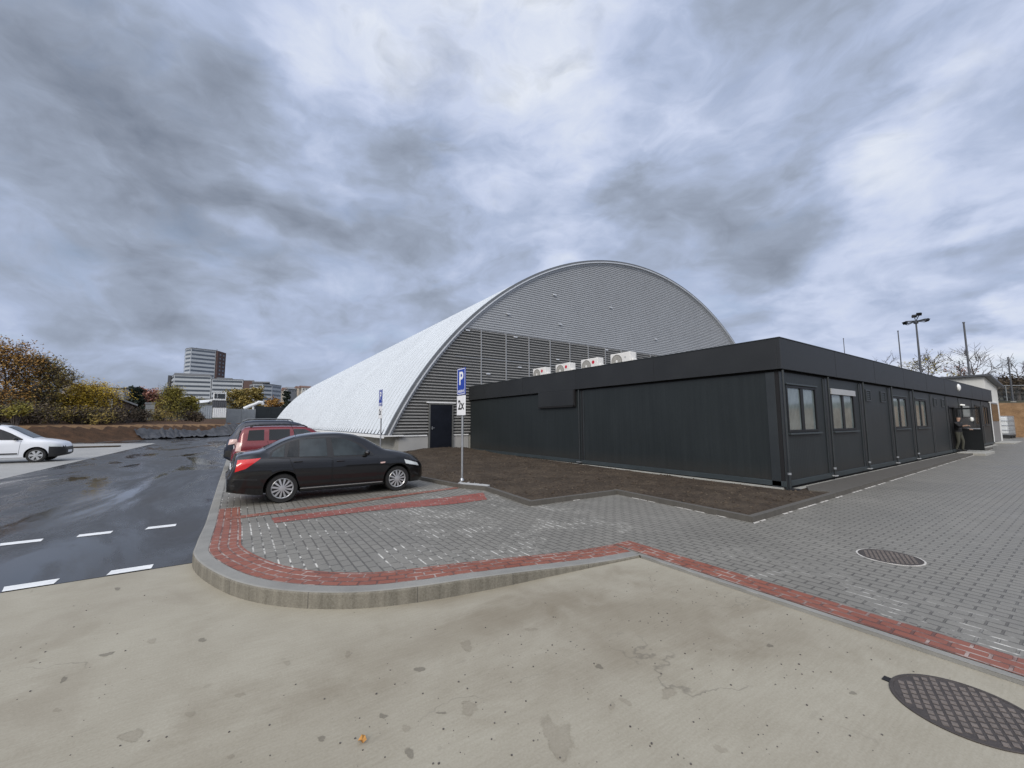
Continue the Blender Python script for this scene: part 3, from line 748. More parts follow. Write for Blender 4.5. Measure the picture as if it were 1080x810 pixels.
tag(b.build('joint_sand', 'pebble_pale', up=True), kind='stuff')
# pale concrete footing slab where the first sign stands
b = MB(); b.prism([(4.80, 9.66), (4.97, 9.28), (5.22, 8.80), (5.36, 8.92), (5.22, 9.6), (5.10, 10.0)], .05, .125)
structure(b.build('concrete_footing', 'plinth_render', bevel=.01))

# ------------------------------------------------------------------ road paint
def dash(q):
    b = MB(); b.face([(x, y, .0085) for x, y in q]); return b.build('road_dash', 'road_white', up=True)
near = [[(-1.91, 6.44), (-1.55, 6.44), (-1.55, 6.62), (-1.95, 6.62)], [(-1.15, 6.45), (-.77, 6.45), (-.77, 6.62), (-1.14, 6.62)]]
for k in range(0, 14):
    x = -1.93 - .775 * k
    if k: near.append([(x, 6.44), (x + .37, 6.44), (x + .37, 6.62), (x, 6.62)])
lab = {0: 'white dash on the asphalt beside the concrete edge, second from the island kerb', 1: 'white dash on the asphalt beside the concrete edge, nearest the island kerb'}
for i, q in enumerate(near[:4]):
    o = dash(q); tag(o, lab.get(i, 'white painted dash on the asphalt at the left picture edge'), 'road marking', 'dashed white lines on the wet asphalt')
far = [[(-2.69, 8.84), (-2.30, 8.84), (-2.32, 9.02), (-2.74, 9.02)], [(-1.94, 8.84), (-1.57, 8.84), (-1.57, 9.02), (-1.95, 9.02)], [(-1.17, 8.83), (-.79, 8.83), (-.79, 9.01), (-1.15, 9.01)]]
for q, l in zip(far, ('leftmost white dash of the farther painted row on the wet asphalt', 'middle white dash of the farther painted row on the wet asphalt', 'white dash of the farther painted row, nearest the black sedan')):
    tag(dash(q), l, 'road marking', 'dashed white lines on the wet asphalt')

# ------------------------------------------------------------------ manhole covers
def manhole(x, y, z, r, label):
    root = empty('manhole_cover', (x, y, z), .35, label, 'manhole cover')
    b = MB(); b.lathe([(r, -.03), (r, .004), (r - .003, .006), (r - .018, .006), (r - .020, .002)], (0, 0, 0), 'z', 64); b.build('rim', 'cast_iron', root)
    b = MB(); b.lathe([(r - .022, -.03), (r - .022, .003), (0.0001, .003)], (0, 0, 0), 'z', 64, mi=1)
    st = .054
    n = int(r / st) + 1
    for i in range(-n, n + 1):
        for j in range(-n, n + 1):
            px, py = (i + .5 * (j % 2)) * st, j * st * .8
            if math.hypot(px, py) < r - .045: b.box((px - .018, py - .0135, .002), (px + .018, py + .0135, .0055))
    b.build('plate', ['cast_iron_worn', 'cast_iron'], root)
    return root
manhole(3.64, .61, .002, .33, 'large round cast iron manhole cover set in the concrete')
b = MB(); b.box((-.05, -.03, -.01), (.05, .03, .004)); 
r2 = manhole(6.72, 1.64, .032, .30, 'small round manhole cover ringed with white sand in the grey paving')
b = MB(); b.lathe([(.30, -.02), (.30, .0015), (.318, .0015), (.318, -.02)], (0, 0, 0), 'z', 64); b.build('sand_ring', 'pebble_pale', r2)
# the open lifting notch at the edge of the large cover
b = MB(); b.box((3.60, .935, .001), (3.66, .975, .005)); tag(b.build('lifting_notch', 'black_gap'), 'black lifting notch at the edge of the large manhole cover', 'notch')

# ------------------------------------------------------------------ litter on the concrete
def gz(px, py, z=0): 
    q = Vector((px - 540, py - 405, FPX)); r = Vector((CX.dot(q), CY.dot(q), CZ.dot(q))); k = (z - CH) / r.z
    return Vector((r.x * k, r.y * k, z))
rs = random.Random(21)
for px, py, w, h, ang, dk in [(588, 780, 24, 56, -.28, 0), (495, 747, 20, 13, .1, 0), (492, 681, 13, 9, 0, 0), (443, 706, 10, 6, .1, 1), (140, 776, 21, 14, -.15, 0), (67, 717, 4, 11, .75, 1), (113, 690, 13, 4, -.25, 1), (213, 675, 10, 4, -.2, 1), (35, 697, 9, 3, -.2, 0), (705, 731, 17, 11, .2, 0), (660, 740, 15, 5, .6, 0), (645, 745, 7, 8, -.3, 0), (432, 794, 11, 9, .1, 1), (404, 755, 8, 6, 0, 1), (428, 768, 8, 9, 0, 0), (339, 779, 10, 5, -.1, 1), (201, 753, 9, 6, -.3, 0), (243, 798, 8, 5, 0, 0), (253, 733, 10, 5, -.3, 0), (303, 699, 8, 4, 0, 0), (367, 690, 7, 6, 0, 0), (632, 703, 8, 5, .2, 1), (466, 752, 10, 3, .1, 1), (60, 749, 9, 4, -.3, 0), (160, 676, 11, 4, -.3, 0), (812, 681, 9, 3, .3, 1), (900, 731, 9, 3, .3, 1), (124, 621, 8, 3, 0, 1), (560, 664, 12, 4, 0, 0), (760, 790, 14, 7, .3, 0)]:
    b = MB(); pts = []; n = 18; ph = rs.uniform(0, 6)
    for k in range(n):
        a = 2 * PI * k / n; rr_ = 1 + .22 * math.sin(2 * a + ph) + .14 * math.sin(3 * a + 2 * ph) + rs.uniform(-.16, .16)
        ex, ey = w / 2 * math.cos(a) * rr_, h / 2 * math.sin(a) * rr_; ex *= 1.25; ey *= 1.25; pts.append(gz(px + ex * math.cos(ang) - ey * math.sin(ang), py + ex * math.sin(ang) + ey * math.cos(ang), .0005))
    cen = gz(px, py, .0005)
    for p_, q_ in zip(pts, pts[1:] + pts[:1]): b.face([cen, p_, q_], 0, [(0, 0), (1, 0), (1, 0)])
    structure(b.build('road_stain', 'dark_damp_concrete' if dk else 'damp_concrete', up=True))
p = gz(382, 783)
b = MB()
for i in range(8):
    a0, a1 = i * PI / 4, (i + 1) * PI / 4
    r0, r1 = (.026 if i % 2 else .014), (.014 if i % 2 else .026)
    b.face([(p.x, p.y, .012), (p.x + r0 * math.cos(a0), p.y + r0 * math.sin(a0), .004 + .014 * (i % 3)), (p.x + r1 * math.cos(a1), p.y + r1 * math.sin(a1), .004 + .014 * ((i + 1) % 3))])
tag(b.build('fallen_leaf', 'leaf_dry'), 'curled orange dry leaf lying on the pale concrete', 'leaf')
b = MB(); rnd = random.Random(3)
for i in range(900):
    x = rnd.uniform(-2.6, 4.1); y = rnd.uniform(.7, 5.6) if i % 3 else rnd.uniform(.8, 2.6)
    if x > -.5 and y > 3.3: continue
    s = rnd.choice((.002, .003, .003, .004, .005, .006)); h = s * rnd.uniform(.5, .9); a = rnd.uniform(0, 3)
    ring_ = [(x + s * rnd.uniform(.7, 1.2) * math.cos(a + k * PI / 3), y + s * rnd.uniform(.7, 1.2) * math.sin(a + k * PI / 3)) for k in range(6)]
    b.prism(ring_, .0, h)
tag(b.build('gravel_grit', 'pebble'), kind='stuff')

# ------------------------------------------------------------------ the barrel-roofed hall
HX, HZ, HR, HY0, HY1, GY = 27.0, -8.63, 23.0, 20.50, 104.0, 20.60
hall = empty('sports_hall', (HX, GY, 0), 0, 'large hall with a white ribbed barrel roof and grey horizontally ribbed gable', 'hall')
hall_inv = Matrix.Translation((-HX, -GY, 0))
def hp(o): o.data.transform(hall_inv); o.parent = hall; return o
T0 = math.asin((1.10 - HZ) / HR)
b = MB(); NA = 72; pitch = .5; ycs = []
y = HY0; pitch = .70
while y < HY1:
    ycs += [(y, .19), (y + .50, .19), (y + .53, .07), (y + .67, .07)]; y += pitch
ycs.append((y, .19))
V = []
for k in range(NA + 1):
    t_ = T0 + (PI - 2 * T0) * k / NA
    for yy, d in ycs: V.append((HX - (HR - .15 + d) * math.cos(t_), yy, HZ + (HR - .15 + d) * math.sin(t_)))
n = len(ycs); b.mesh(V, [])
for k in range(NA):
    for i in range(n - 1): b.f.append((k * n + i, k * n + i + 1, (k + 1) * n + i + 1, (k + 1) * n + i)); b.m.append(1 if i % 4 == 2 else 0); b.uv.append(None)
o = b.build('roof', ['roof_sheet', 'roof_trough_shade'], smooth=True, angle=math.radians(25)); hp(o)
b = MB(); y = HY0 + .533
while y < HY1 - 1:
    t1 = T0 + .012
    for (ta, tb) in ((T0, T0 + .0125),):
        P4 = [(HX - (HR - .15 + rr_) * math.cos(tt), yy, HZ + (HR - .15 + rr_) * math.sin(tt)) for tt in (ta, tb) for yy in (y, y + .135) for rr_ in (.075, .20 if tt == ta else .16)]
        b.mesh(P4, [(0, 1, 3, 2), (4, 6, 7, 5), (0, 4, 5, 1), (2, 3, 7, 6), (1, 5, 7, 3), (0, 2, 6, 4)])
    y += pitch
o = hp(b.build('eave_slot_shade', 'frame_anthracite')); o['kind'] = 'stuff'  # dark boxes standing in for shade in the open trough ends
def arc(r0, r1, y0, y1, name, mt, t0=T0, N=96):
    b = MB()
    for k in range(N):
        a, c = t0 + (PI - 2 * t0) * k / N, t0 + (PI - 2 * t0) * (k + 1) / N
        def q(r, tt, yy): return (HX - r * math.cos(tt), yy, HZ + r * math.sin(tt))
        for (ra, ya), (rb, yb) in (((r0, y0), (r1, y0)), ((r1, y0), (r1, y1)), ((r0, y1), (r0, y0))):
            b.face([q(ra, a, ya), q(ra, c, ya), q(rb, c, yb), q(rb, a, yb)])
    hp(b.build(name, mt))
arc(22.91, 23.05, HY0 - .06, HY0 + .12, 'verge_flashing', 'trim_dark')
arc(22.84, 22.905, HY0 - .10, HY0 + .05, 'verge_trim', 'trim_light')
arc(22.70, 22.90, HY0 + .051, GY + .02, 'soffit', 'gable_sheet')
# gable sheets: real horizontal ribs, with valley shade painted in as a darker sheet
def gable(name, z0, z1, mt, pit, dep, prof, mt2):
    b = MB(); rows = []
    z = z0
    while z < z1 - 1e-6:
        for f, d in prof:
            zz = z + f * pit
            if zz <= z1: rows.append((zz, d * dep))
        z += pit
    V = []
    for zz, d in rows:
        w = math.sqrt(max(.01, 22.74 ** 2 - (zz - HZ) ** 2)); V += [(HX - w, GY - d, zz), (HX + w, GY - d, zz)]
    b.mesh(V, [])
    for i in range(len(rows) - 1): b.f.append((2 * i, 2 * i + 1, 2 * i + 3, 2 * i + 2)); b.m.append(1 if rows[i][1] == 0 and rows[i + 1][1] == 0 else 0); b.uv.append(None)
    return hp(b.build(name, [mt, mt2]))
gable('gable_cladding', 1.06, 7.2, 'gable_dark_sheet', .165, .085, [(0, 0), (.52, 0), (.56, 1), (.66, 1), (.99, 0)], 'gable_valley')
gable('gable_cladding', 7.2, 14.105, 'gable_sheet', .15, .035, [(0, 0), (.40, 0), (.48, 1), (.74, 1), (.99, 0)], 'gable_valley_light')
for k in range(17):
    x = 9.94 + 1.765 * k
    if x > 44: break
    w = 22.66; zt = min(7.2, HZ + math.sqrt(w * w - (x - HX) ** 2)) 
    if zt < 3 or k == 0: continue
    b = MB(); b.box((x - .03, GY - .092, 2.95 if x < 11 else 1.06), (x + .03, GY - .004, zt - .01)); hp(b.build('joint_strip', 'gable_valley_light'))
b = MB(); b.box((HX - 17, GY - .094, 5.47), (HX + 17, GY - .086, 5.50)); hp(b.build('lap_joint', 'gable_sheet'))
for px, py in [(355, 172), (555, 217), (190, 240), (375, 277), (715, 330), (45, 298), (215, 322), (118, 453), (365, 402), (540, 368), (230, 430)]:
    q = Vector((480 + px / 3.375 - 540, 260 + py / 3.375 - 405, FPX)); r = Vector((CX.dot(q), CY.dot(q), CZ.dot(q))); k = (GY - .1) / r.y
    b = MB(); b.box((r.x * k - .13, GY - .13, CH + r.z * k - .035), (r.x * k + .13, GY - .04, CH + r.z * k + .035)); hp(b.build('wall_bracket', 'trim_light'))
# plinth, cap flashing, door
b = MB(); b.box((6.70, GY + .012, -.1), (47.3, HY1, 1.0)); hp(b.build('plinth', 'plinth_concrete'))
b = MB(); b.box((6.86, GY - .02, -.1), (10.9, GY + .01, .985)); hp(b.build('plinth_facing', 'plinth_render'))
b = MB(); b.box((6.02, 20.36, 1.01), (6.72, HY1, 1.075)); b.box((6.02, 20.36, .93), (6.05, HY1, 1.01)); b.box((6.725, 20.36, 1.01), (7.05, GY - .03, 1.075)); hp(b.build('eave_flashing', 'white_trim'))
b = MB(); b.box((7.06, GY - .07, .99), (8.40, GY - .021, 1.055)); hp(b.build('drip_trim', 'white_trim')); b = MB(); b.box((9.95, GY - .07, .99), (10.9, GY - .021, 1.055)); hp(b.build('drip_trim', 'white_trim'))
b = MB(); b.box((-.64, -.13, .34), (.64, -.095, 2.68)); d = b.build('door', 'door_black', hall); d.location = (9.18 - HX, 0, 0)
b = MB(); b.tube([(-.53, -.17, 1.42), (-.40, -.17, 1.42)], .012); b.box((-.56, -.18, 1.34), (-.52, -.131, 1.5)); b.build('handle', 'galvanised', d)
b = MB(); b.box((-.72, -.15, .30), (-.645, -.03, 2.76)); b.box((.645, -.15, .30), (.72, -.03, 2.76)); b.box((-.645, -.15, 2.69), (.645, -.03, 2.76)); b.build('door_frame', 'gable_valley', d)
b = MB(); b.box((-.85, -.16, 2.77), (.85, -.03, 2.84)); b.build('drip_cap', 'white_trim', d)
b = MB(); b.box((-.72, -.22, .16), (.72, -.03, .30)); b.build('threshold', 'plinth_render', d)

# ------------------------------------------------------------------ the anthracite container building
X0, X1, Y0, Y1 = 11.0, 43.0, 4.47, 20.50
cb_ = empty('container_building', (X0, Y0, 0), 0, 'long low anthracite container building with a deep flat fascia', 'building')
cinv = Matrix.Translation((-X0, -Y0, 0))
def cp(o, par=None):
    if par is None: o.data.transform(cinv); o.parent = cb_
    else: o.data.transform(cinv); o.parent = par
    return o
WIN = [(11.34, 13.20), (14.23, 16.16), (20.20, 22.12), (23.38, 25.26), (37.0, 38.8), (40.0, 41.8)]
ZW0, ZW1 = 1.42, 2.62
DOOR = (29.62, 31.12)
b = MB()
cuts = sorted([(a, c, ZW0, ZW1) for a, c in WIN] + [(DOOR[0], DOOR[1], .14, 2.45)])
x = X0
for a, c, z0, z1 in cuts:
    b.box((x, Y0, .26), (a, Y0 + .06, 2.93))
    if z0 > .3: b.box((a, Y0, .26), (c, Y0 + .06, z0))
    b.box((a, Y0, z1), (c, Y0 + .06, 2.93)); x = c
b.box((x, Y0, .26), (X1, Y0 + .06, 2.93))
b.box((X0, Y0 + .061, .26), (X0 + .1, Y1, 2.93)); b.box((X1 - .1, Y0 + .061, .26), (X1, Y1, 2.93))
cp(b.build('wall', 'anthracite_panel'))
b = MB(); b.box((X0 + .11, Y0 + .07, .27), (X1 - .11, Y0 + .10, 2.9)); cp(b.build('dark_backing', 'black_gap'))  # black sheet painted in for the dark inside the doorway
b = MB(); b.box((X0 + .05, Y0 + .05, 2.90), (X1 - .05, Y1, 2.985)); b.box((X0 + .06, Y0 + .06, .0), (X1 - .05, Y1, .125)); cp(b.build('shadow_gap', 'black_gap'))  # recesses under fascia and base, their shade painted black
b = MB(); b.box((X0 - .02, Y0 - .02, .125), (X1, Y0 + .055, .255)); b.box((X0 - .02, Y0 + .0555, .125), (X0 + .06, Y1, .255)); cp(b.build('base_channel', 'base_channel', bevel=.008))
b = MB(); b.box((X0 - .10, Y0 - .16, -.1), (X1, Y0 + .04, .055)); b.box((X0 - .10, Y0 + .041, -.1), (X0 + .04, Y1, .10)); cp(b.build('footing', 'plinth_concrete', bevel=.006))
# fascia, with the lowered piece on the long side
FX, FY = X0 - .11, Y0 - .11
b = MB(); b.box((FX, FY, 2.985), (X1 + .12, FY + .08, 3.75)); b.box((FX, FY + .0805, 2.985), (FX + .08, Y1, 3.75)); b.box((X1 + .04, FY + .0805, 2.985), (X1 + .12, Y1, 3.75))
cp(b.build('fascia', 'fascia_sheet', bevel=.004))
b = MB(); b.box((FX - .002, 11.78, 2.37), (FX + .07, 14.02, 2.984)); cp(b.build('dropped_fascia', 'fascia_sheet', bevel=.004))
b = MB(); b.box((FX + .005, 11.72, 2.31), (X0 - .002, 14.02, 2.369)); b.box((FX + .005, 11.70, 2.31), (X0 - .002, 11.779, 2.984)); cp(b.build('shadow_gap', 'black_gap'))  # black strips added for the shadow below and beside the dropped piece
b = MB(); b.box((FX - .012, FY - .012, 3.752), (X1 + .13, FY + .09, 3.775)); b.box((FX - .012, FY + .0905, 3.752), (FX + .09, Y1, 3.775)); cp(b.build('coping', 'post_anthracite', bevel=.004))
b = MB(); b.box((FX + .09, FY + .09, 3.50), (X1 + .03, Y1, 3.60)); cp(b.build('roof', 'roof_grey'))
for xx in [10.92 + 3.55 * k for k in range(1, 9)]:
    b = MB(); b.box((xx - .004, FY - .0025, 2.99), (xx + .004, FY + .01, 3.745)); cp(b.build('panel_joint', 'black_gap'))
for yy in (8.0, 11.6, 15.2, 18.6):
    b = MB(); b.box((FX - .0025, yy - .004, 2.99), (FX + .01, yy + .004, 3.745)); cp(b.build('panel_joint', 'black_gap'))
# posts, gaps and down pipes
def post(x, gap=.03, pipe=True, wide=.11):
    b = MB(); b.box((x - gap / 2 - wide, Y0 - .022, .256), (x - gap / 2, Y0 - .001, 2.90)); b.box((x + gap / 2, Y0 - .022, .256), (x + gap / 2 + wide, Y0 - .001, 2.90))
    o = cp(b.build('corner_post', 'post_anthracite', bevel=.004))
    b = MB(); b.box((x - gap / 2, Y0 - .012, .13), (x + gap / 2, Y0 - .002, 2.93)); cp(b.build('shadow_gap', 'black_gap'), o)
    if pipe:
        b = MB(); b.tube([(x + .10, Y0 - .075, .20), (x + .10, Y0 - .075, 2.96)], .028, 10); p = cp(b.build('downpipe', 'post_anthracite', smooth=True))
        b = MB(); b.box((x + .03, Y0 - .13, .168), (x + .17, Y0 - .03, .196)); cp(b.build('drain_foot', 'blind_box'), p); b = MB(); b.lathe([(.042, .36), (.042, .41)], (x + .10, Y0 - .075, 0), 'z', 12); cp(b.build('drain_collar', 'galvanised'), p)
for x, gp, pp in ((13.80, .03, 1), (16.74, .05, 1), (19.84, .03, 1), (22.76, .03, 1), (26.15, .10, 0), (29.30, .12, 0), (32.4, .04, 0), (36.2, .05, 0), (39.4, .03, 0), (42.6, .05, 0)): post(x, gp, pp)
b = MB(); b.box((X0 - .012, Y0 - .025, .05), (X0 + .16, Y0 + .0, 2.93)); b.box((X0 - .02, Y0 + .09, .05), (X0 - .001, Y0 + .30, 2.93)); cp(b.build('corner_post', 'post_anthracite', bevel=.005))
b = MB(); b.box((X0 - .016, Y0 + .005, .05), (X0 - .001, Y0 + .085, 2.95)); b.box((X0 + .165, Y0 - .015, .1), (X0 + .20, Y0 - .001, 2.95)); cp(b.build('shadow_gap', 'black_gap'))
b = MB(); b.tube([(X0 + .01, Y0 - .085, .10), (X0 + .01, Y0 - .085, 2.96)], .03, 10); p = cp(b.build('downpipe', 'post_anthracite', smooth=True))
b = MB(); b.lathe([(.043, .42), (.043, .47)], (X0 + .01, Y0 - .085, 0), 'z', 12); cp(b.build('drain_collar', 'galvanised'), p)
b = MB(); b.box((X0 - .05, Y0 - .26, .03), (X0 + .16, Y0 - .03, .095)); cp(b.build('drain_pot', 'black_gap', bevel=.01))
b = MB(); b.box((X0 - .018, 11.28, .256), (X0 - .001, 11.345, 2.90)); b.box((X0 - .018, 11.41, .256), (X0 - .001, 11.475, 2.90)); cp(b.build('corner_post', 'post_anthracite', bevel=.004))
b = MB(); b.box((X0 - .010, 11.345, .13), (X0 - .001, 11.41, 2.93)); cp(b.build('shadow_gap', 'black_gap'))
b = MB(); b.tube([(X0 - .07, 11.50, .20), (X0 - .07, 11.50, 2.96)], .026, 10); p = cp(b.build('downpipe', 'post_anthracite', smooth=True))
b = MB(); b.box((X0 - .16, 11.41, .165), (X0 - .03, 11.60, .20)); cp(b.build('drain_collar', 'galvanised'), p)
# windows
def window(a, c, pane='pane_blind', blind=None):
    b = MB(); f = .065; ya, yb = Y0 - .012, Y0 + .05; mid = (a + c) / 2
    b.box((a, ya, ZW0), (a + f, yb, ZW1)); b.box((c - f - .04, ya, ZW0), (c, yb, ZW1)); b.box((a + f, ya, ZW0), (c - f - .04, yb, ZW0 + f)); b.box((a + f, ya, ZW1 - f), (c - f - .04, yb, ZW1))
    b.box((mid - .085, ya + .01, ZW0 + f), (mid + .085, yb, ZW1 - f))
    fr = cp(b.build('window', 'frame_anthracite', bevel=.004))
    for p0, p1 in ((a + f, mid - .085), (mid + .085, c - f - .04)):
        b = MB(); b.box((p0, Y0 + .025, ZW0 + f), (p1, Y0 + .04, ZW1 - f)); cp(b.build('pane', pane), fr)
    b = MB(); b.box((a - .05, Y0 - .075, ZW0 - .055), (c + .08, Y0 - .002, ZW0 - .015)); cp(b.build('sill', 'base_channel', bevel=.006), fr)
    if blind:
        b = MB(); b.box((a - .03, Y0 - .05, ZW1 - .14), (c + .02, Y0 - .013, ZW1 + .03)); cp(b.build('roller_blind', 'blind_box', bevel=.006), fr)
    else:
        b = MB(); b.box((a - .04, Y0 - .045, ZW1 + .005), (c + .02, Y0 - .001, ZW1 + .045)); cp(b.build('blind_box', 'base_channel', bevel=.005), fr)
for i, (a, c) in enumerate(WIN): window(a, c, 'pane_blind' if i < 4 else 'pane_dark', blind=(i == 1))
for a, c in ((17.27, 17.76), (18.85, 19.38), (26.66, 27.26), (28.26, 28.84)):
    b = MB(); z0, z1 = 2.36, 2.75; ya, yb = Y0 - .03, Y0 - .001
    b.box((a, ya, z0), (a + .05, yb, z1)); b.box((c - .05, ya, z0), (c, yb, z1)); b.box((a + .05, ya, z0), (c - .05, yb, z0 + .05)); b.box((a + .05, ya, z1 - .05), (c - .05, yb, z1))
    fr = cp(b.build('vent', 'post_anthracite', bevel=.004))
    b = MB()
    for k in range(4): b.box((a + .13 + .0, Y0 - .02, z0 + .08 + k * .065), (c - .10, Y0 - .004, z0 + .115 + k * .065))
    cp(b.build('grille', 'base_channel'), fr)
# entrance: frame, open leaf, glazing, step, lamps, notice
b = MB(); a, c = DOOR; b.box((a, Y0 - .03, .15), (a + .07, Y0 + .05, 2.45)); b.box((c - .07, Y0 - .03, .15), (c, Y0 + .05, 2.45)); b.box((a + .07, Y0 - .03, 2.38), (c - .07, Y0 + .05, 2.45)); cp(b.build('door_frame', 'frame_anthracite'))
b = MB(); h = 1.16
b.box((c - .05, Y0 - .90, .20), (c, Y0 - .04, 1.30)); b.box((c - .05, Y0 - .90, 1.301), (c, Y0 - .82, 2.36)); b.box((c - .05, Y0 - .12, 1.301), (c, Y0 - .04, 2.36)); b.box((c - .05, Y0 - .82, 2.28), (c, Y0 - .12, 2.36))
dl = cp(b.build('entrance_door', 'frame_anthracite'))
b = MB(); b.box((c - .03, Y0 - .82, 1.302), (c - .02, Y0 - .12, 2.279)); cp(b.build('pane', 'clear_glass'), dl)
b = MB(); b.tube([(c - .09, Y0 - .84, 1.28), (c - .09, Y0 - .20, 1.28)], .018, 8); cp(b.build('handle', 'galvanised'), dl)
b = MB(); b.box((33.0, Y0 - .03, 1.86), (35.2, Y0 - .001, 2.6)); w_ = cp(b.build('notice_board', 'frame_anthracite'))
b = MB(); b.box((33.12, Y0 - .04, 1.92), (35.05, Y0 - .031, 2.54)); cp(b.build('notice_panel', 'notice_grey'), w_)
b = MB(); b.box((32.35, Y0 - .14, 2.52), (33.1, Y0 - .05, 2.59)); cp(b.build('entrance_lamp', 'lit_lamp', bevel=.02))
b = MB(); b.lathe([(.001, -.10), (.08, -.09), (.12, -.05), (.12, 0)], (35.4, Y0 - .01, 1.78), 'y', 20); cp(b.build('wall_lamp', 'lit_lamp', smooth=True))
b = MB(); b.lathe([(.001, -.11), (.12, -.09), (.19, -.04), (.20, 0)], (31.9, FY - .002, 3.47), 'y', 24); cp(b.build('bulkhead_lamp', 'bulk_lamp', smooth=True))
b = MB(); b.box((29.4, Y0 - 1.1, .0), (32.2, Y0 - .17, .14)); cp(b.build('step', 'plinth_concrete', bevel=.01))

# ------------------------------------------------------------------ air conditioners on the flat roof
def ac_unit():
    r = empty('air_conditioner', (0, 0, 0))
    b = MB(); b.box((0, -.5, .06), (.36, .5, .70)); b.build('casing', 'ac_white', r, bevel=.02)
    b = MB()
    cy, cz = .17, .38
    b.lathe([(.275, .002), (.275, -.012), (.262, -.012), (.262, .002)], (0, cy, cz), 'x', 40)
    for k in range(5):
        rr = .05 + .045 * k; b.lathe([(rr + .006, -.006), (rr + .006, -.012), (rr - .006, -.012), (rr - .006, -.006)], (0, cy, cz), 'x', 32)
    for k in range(16):
        a = 2 * PI * k / 16; d = Vector((0, math.cos(a), math.sin(a))); b.tube([Vector((-.009, cy, cz)) + d * .05, Vector((-.009, cy, cz)) + d * .265], .004, 4)
    gr = b.build('fan_grille', 'ac_grille', r)
    b = MB(); b.lathe([(.258, -.001), (.0001, -.001)], (0, cy, cz), 'x', 40); b.build('fan_opening', 'ac_shade', gr)
    b = MB(); b.lathe([(.06, -.004), (.05, -.016), (.0001, -.018)], (0, cy, cz), 'x', 20); b.build('hub', 'ac_white', gr)
    b = MB()
    for y_ in (-.38, .38): b.box((.02, y_ - .03, 0), (.34, y_ + .03, .058))
    b.build('foot', 'ac_grey', r)
    b = MB(); b.box((.05, -.60, .14), (.30, -.502, .42)); b.build('valve_cover', 'ac_white', r, bevel=.03)
    b = MB(); b.tube([(.12, -.58, .30), (.10, -.68, .26), (.10, -.74, .1), (.12, -.78, .0)], .022, 8); b.build('pipe', 'ac_white', r, smooth=True)
    return r
def ac_badge(r):
    b = MB(); b.lathe([(.0001, -.004), (.075, -.004), (.075, .001)], (0, -.24, .52), 'x', 24); b.build('badge', 'ac_red', r)
def ac_text(r):
    b = MB(); b.box((-.003, -.30, .50), (.001, -.20, .52)); b.box((-.003, -.30, .46), (.001, -.23, .475)); b.build('badge', 'ac_grey', r)
proto = ac_unit(); last = copy_tree(proto)
ac_badge(proto); ac_text(last)
acs = [proto, copy_tree(proto), copy_tree(proto), last]
acl = ['white outdoor air conditioner with a red badge on the flat roof, nearest the hall gable', 'white roof air conditioner with a red badge, second from the hall gable', 'white roof air conditioner with a red badge, next to the one without a badge', 'white roof air conditioner without a red badge, nearest the building corner']
for o, y_, l in zip(acs, (14.88, 13.20, 11.58, 9.98), acl):
    o.scale = (.94, .94, .94); o.location = (11.62, y_, 3.602); tag(o, l, 'air conditioner', 'air conditioners in a row on the flat roof')

# ------------------------------------------------------------------ parking signs
def sign(x, y, z, label, scale=1, lean=0):
    r = empty('parking_sign', (x, y, z), 0, label, 'sign', 'parking signs along the row of bays')
    b = MB(); b.tube([(0, 0, 0), (0, 0, 3.16 - z)], .03, 14); b.lathe([(.06, .0), (.06, .05), (.034, .09)], (0, 0, 0), 'z', 14); b.build('pole', 'galvanised', r, smooth=True)
    R_ = Matrix(((0, 0, -1, 0), (-1, 0, 0, 0), (0, 1, 0, 0), (0, 0, 0, 1)))     # text plane -> facing -X, reading towards -Y
    def panel(name, z0, z1, mt, w=.5):
        b = MB(); b.box((-.052, -w / 2, z0), (-.034, w / 2, z1)); return b.build(name, mt, r, bevel=.006)
    zt = 3.20 - z; p1 = panel('sign_plate', zt - .74, zt, 'sign_blue')
    b = MB(); x_ = -.0535; w = .235
    for (a, c, e, f) in ((-w, -w + .018, zt - .725, zt - .015), (w - .018, w, zt - .725, zt - .015), (-w, w, zt - .033, zt - .015), (-w, w, zt - .725, zt - .707)): b.box((x_, a, e), (-.0525, c, f))
    b.build('border', 'sign_white', p1)
    add_text('letter', 'P', .50, 'sign_white', p1, Matrix.Translation((x_, .0, zt - .30)) @ R_, .001, .012)
    add_text('lettering', 'RESERVÉ', .098, 'sign_white', p1, Matrix.Translation((x_, 0, zt - .645)) @ R_, .001, .002)
    p2 = panel('supplementary_plate', zt - 1.30, zt - .76, 'sign_white')
    add_text('lettering', '2x', .36, 'sign_black', p2, Matrix.Translation((x_, 0, zt - 1.03)) @ R_, .001, .008)
    b = MB()
    for zz in (zt - .2, zt - .55, zt - .9, zt - 1.18): b.box((-.034, -.05, zz - .015), (.036, .05, zz + .015))
    b.build('bracket', 'galvanised', r)
    return r
sign(5.07, 9.91, .12, 'blue parking sign with a white 2x plate, on the corner of the bare soil bed')
sign(5.27, 18.26, .07, 'smaller looking blue parking sign behind the black sedan bonnet, before the white roof')

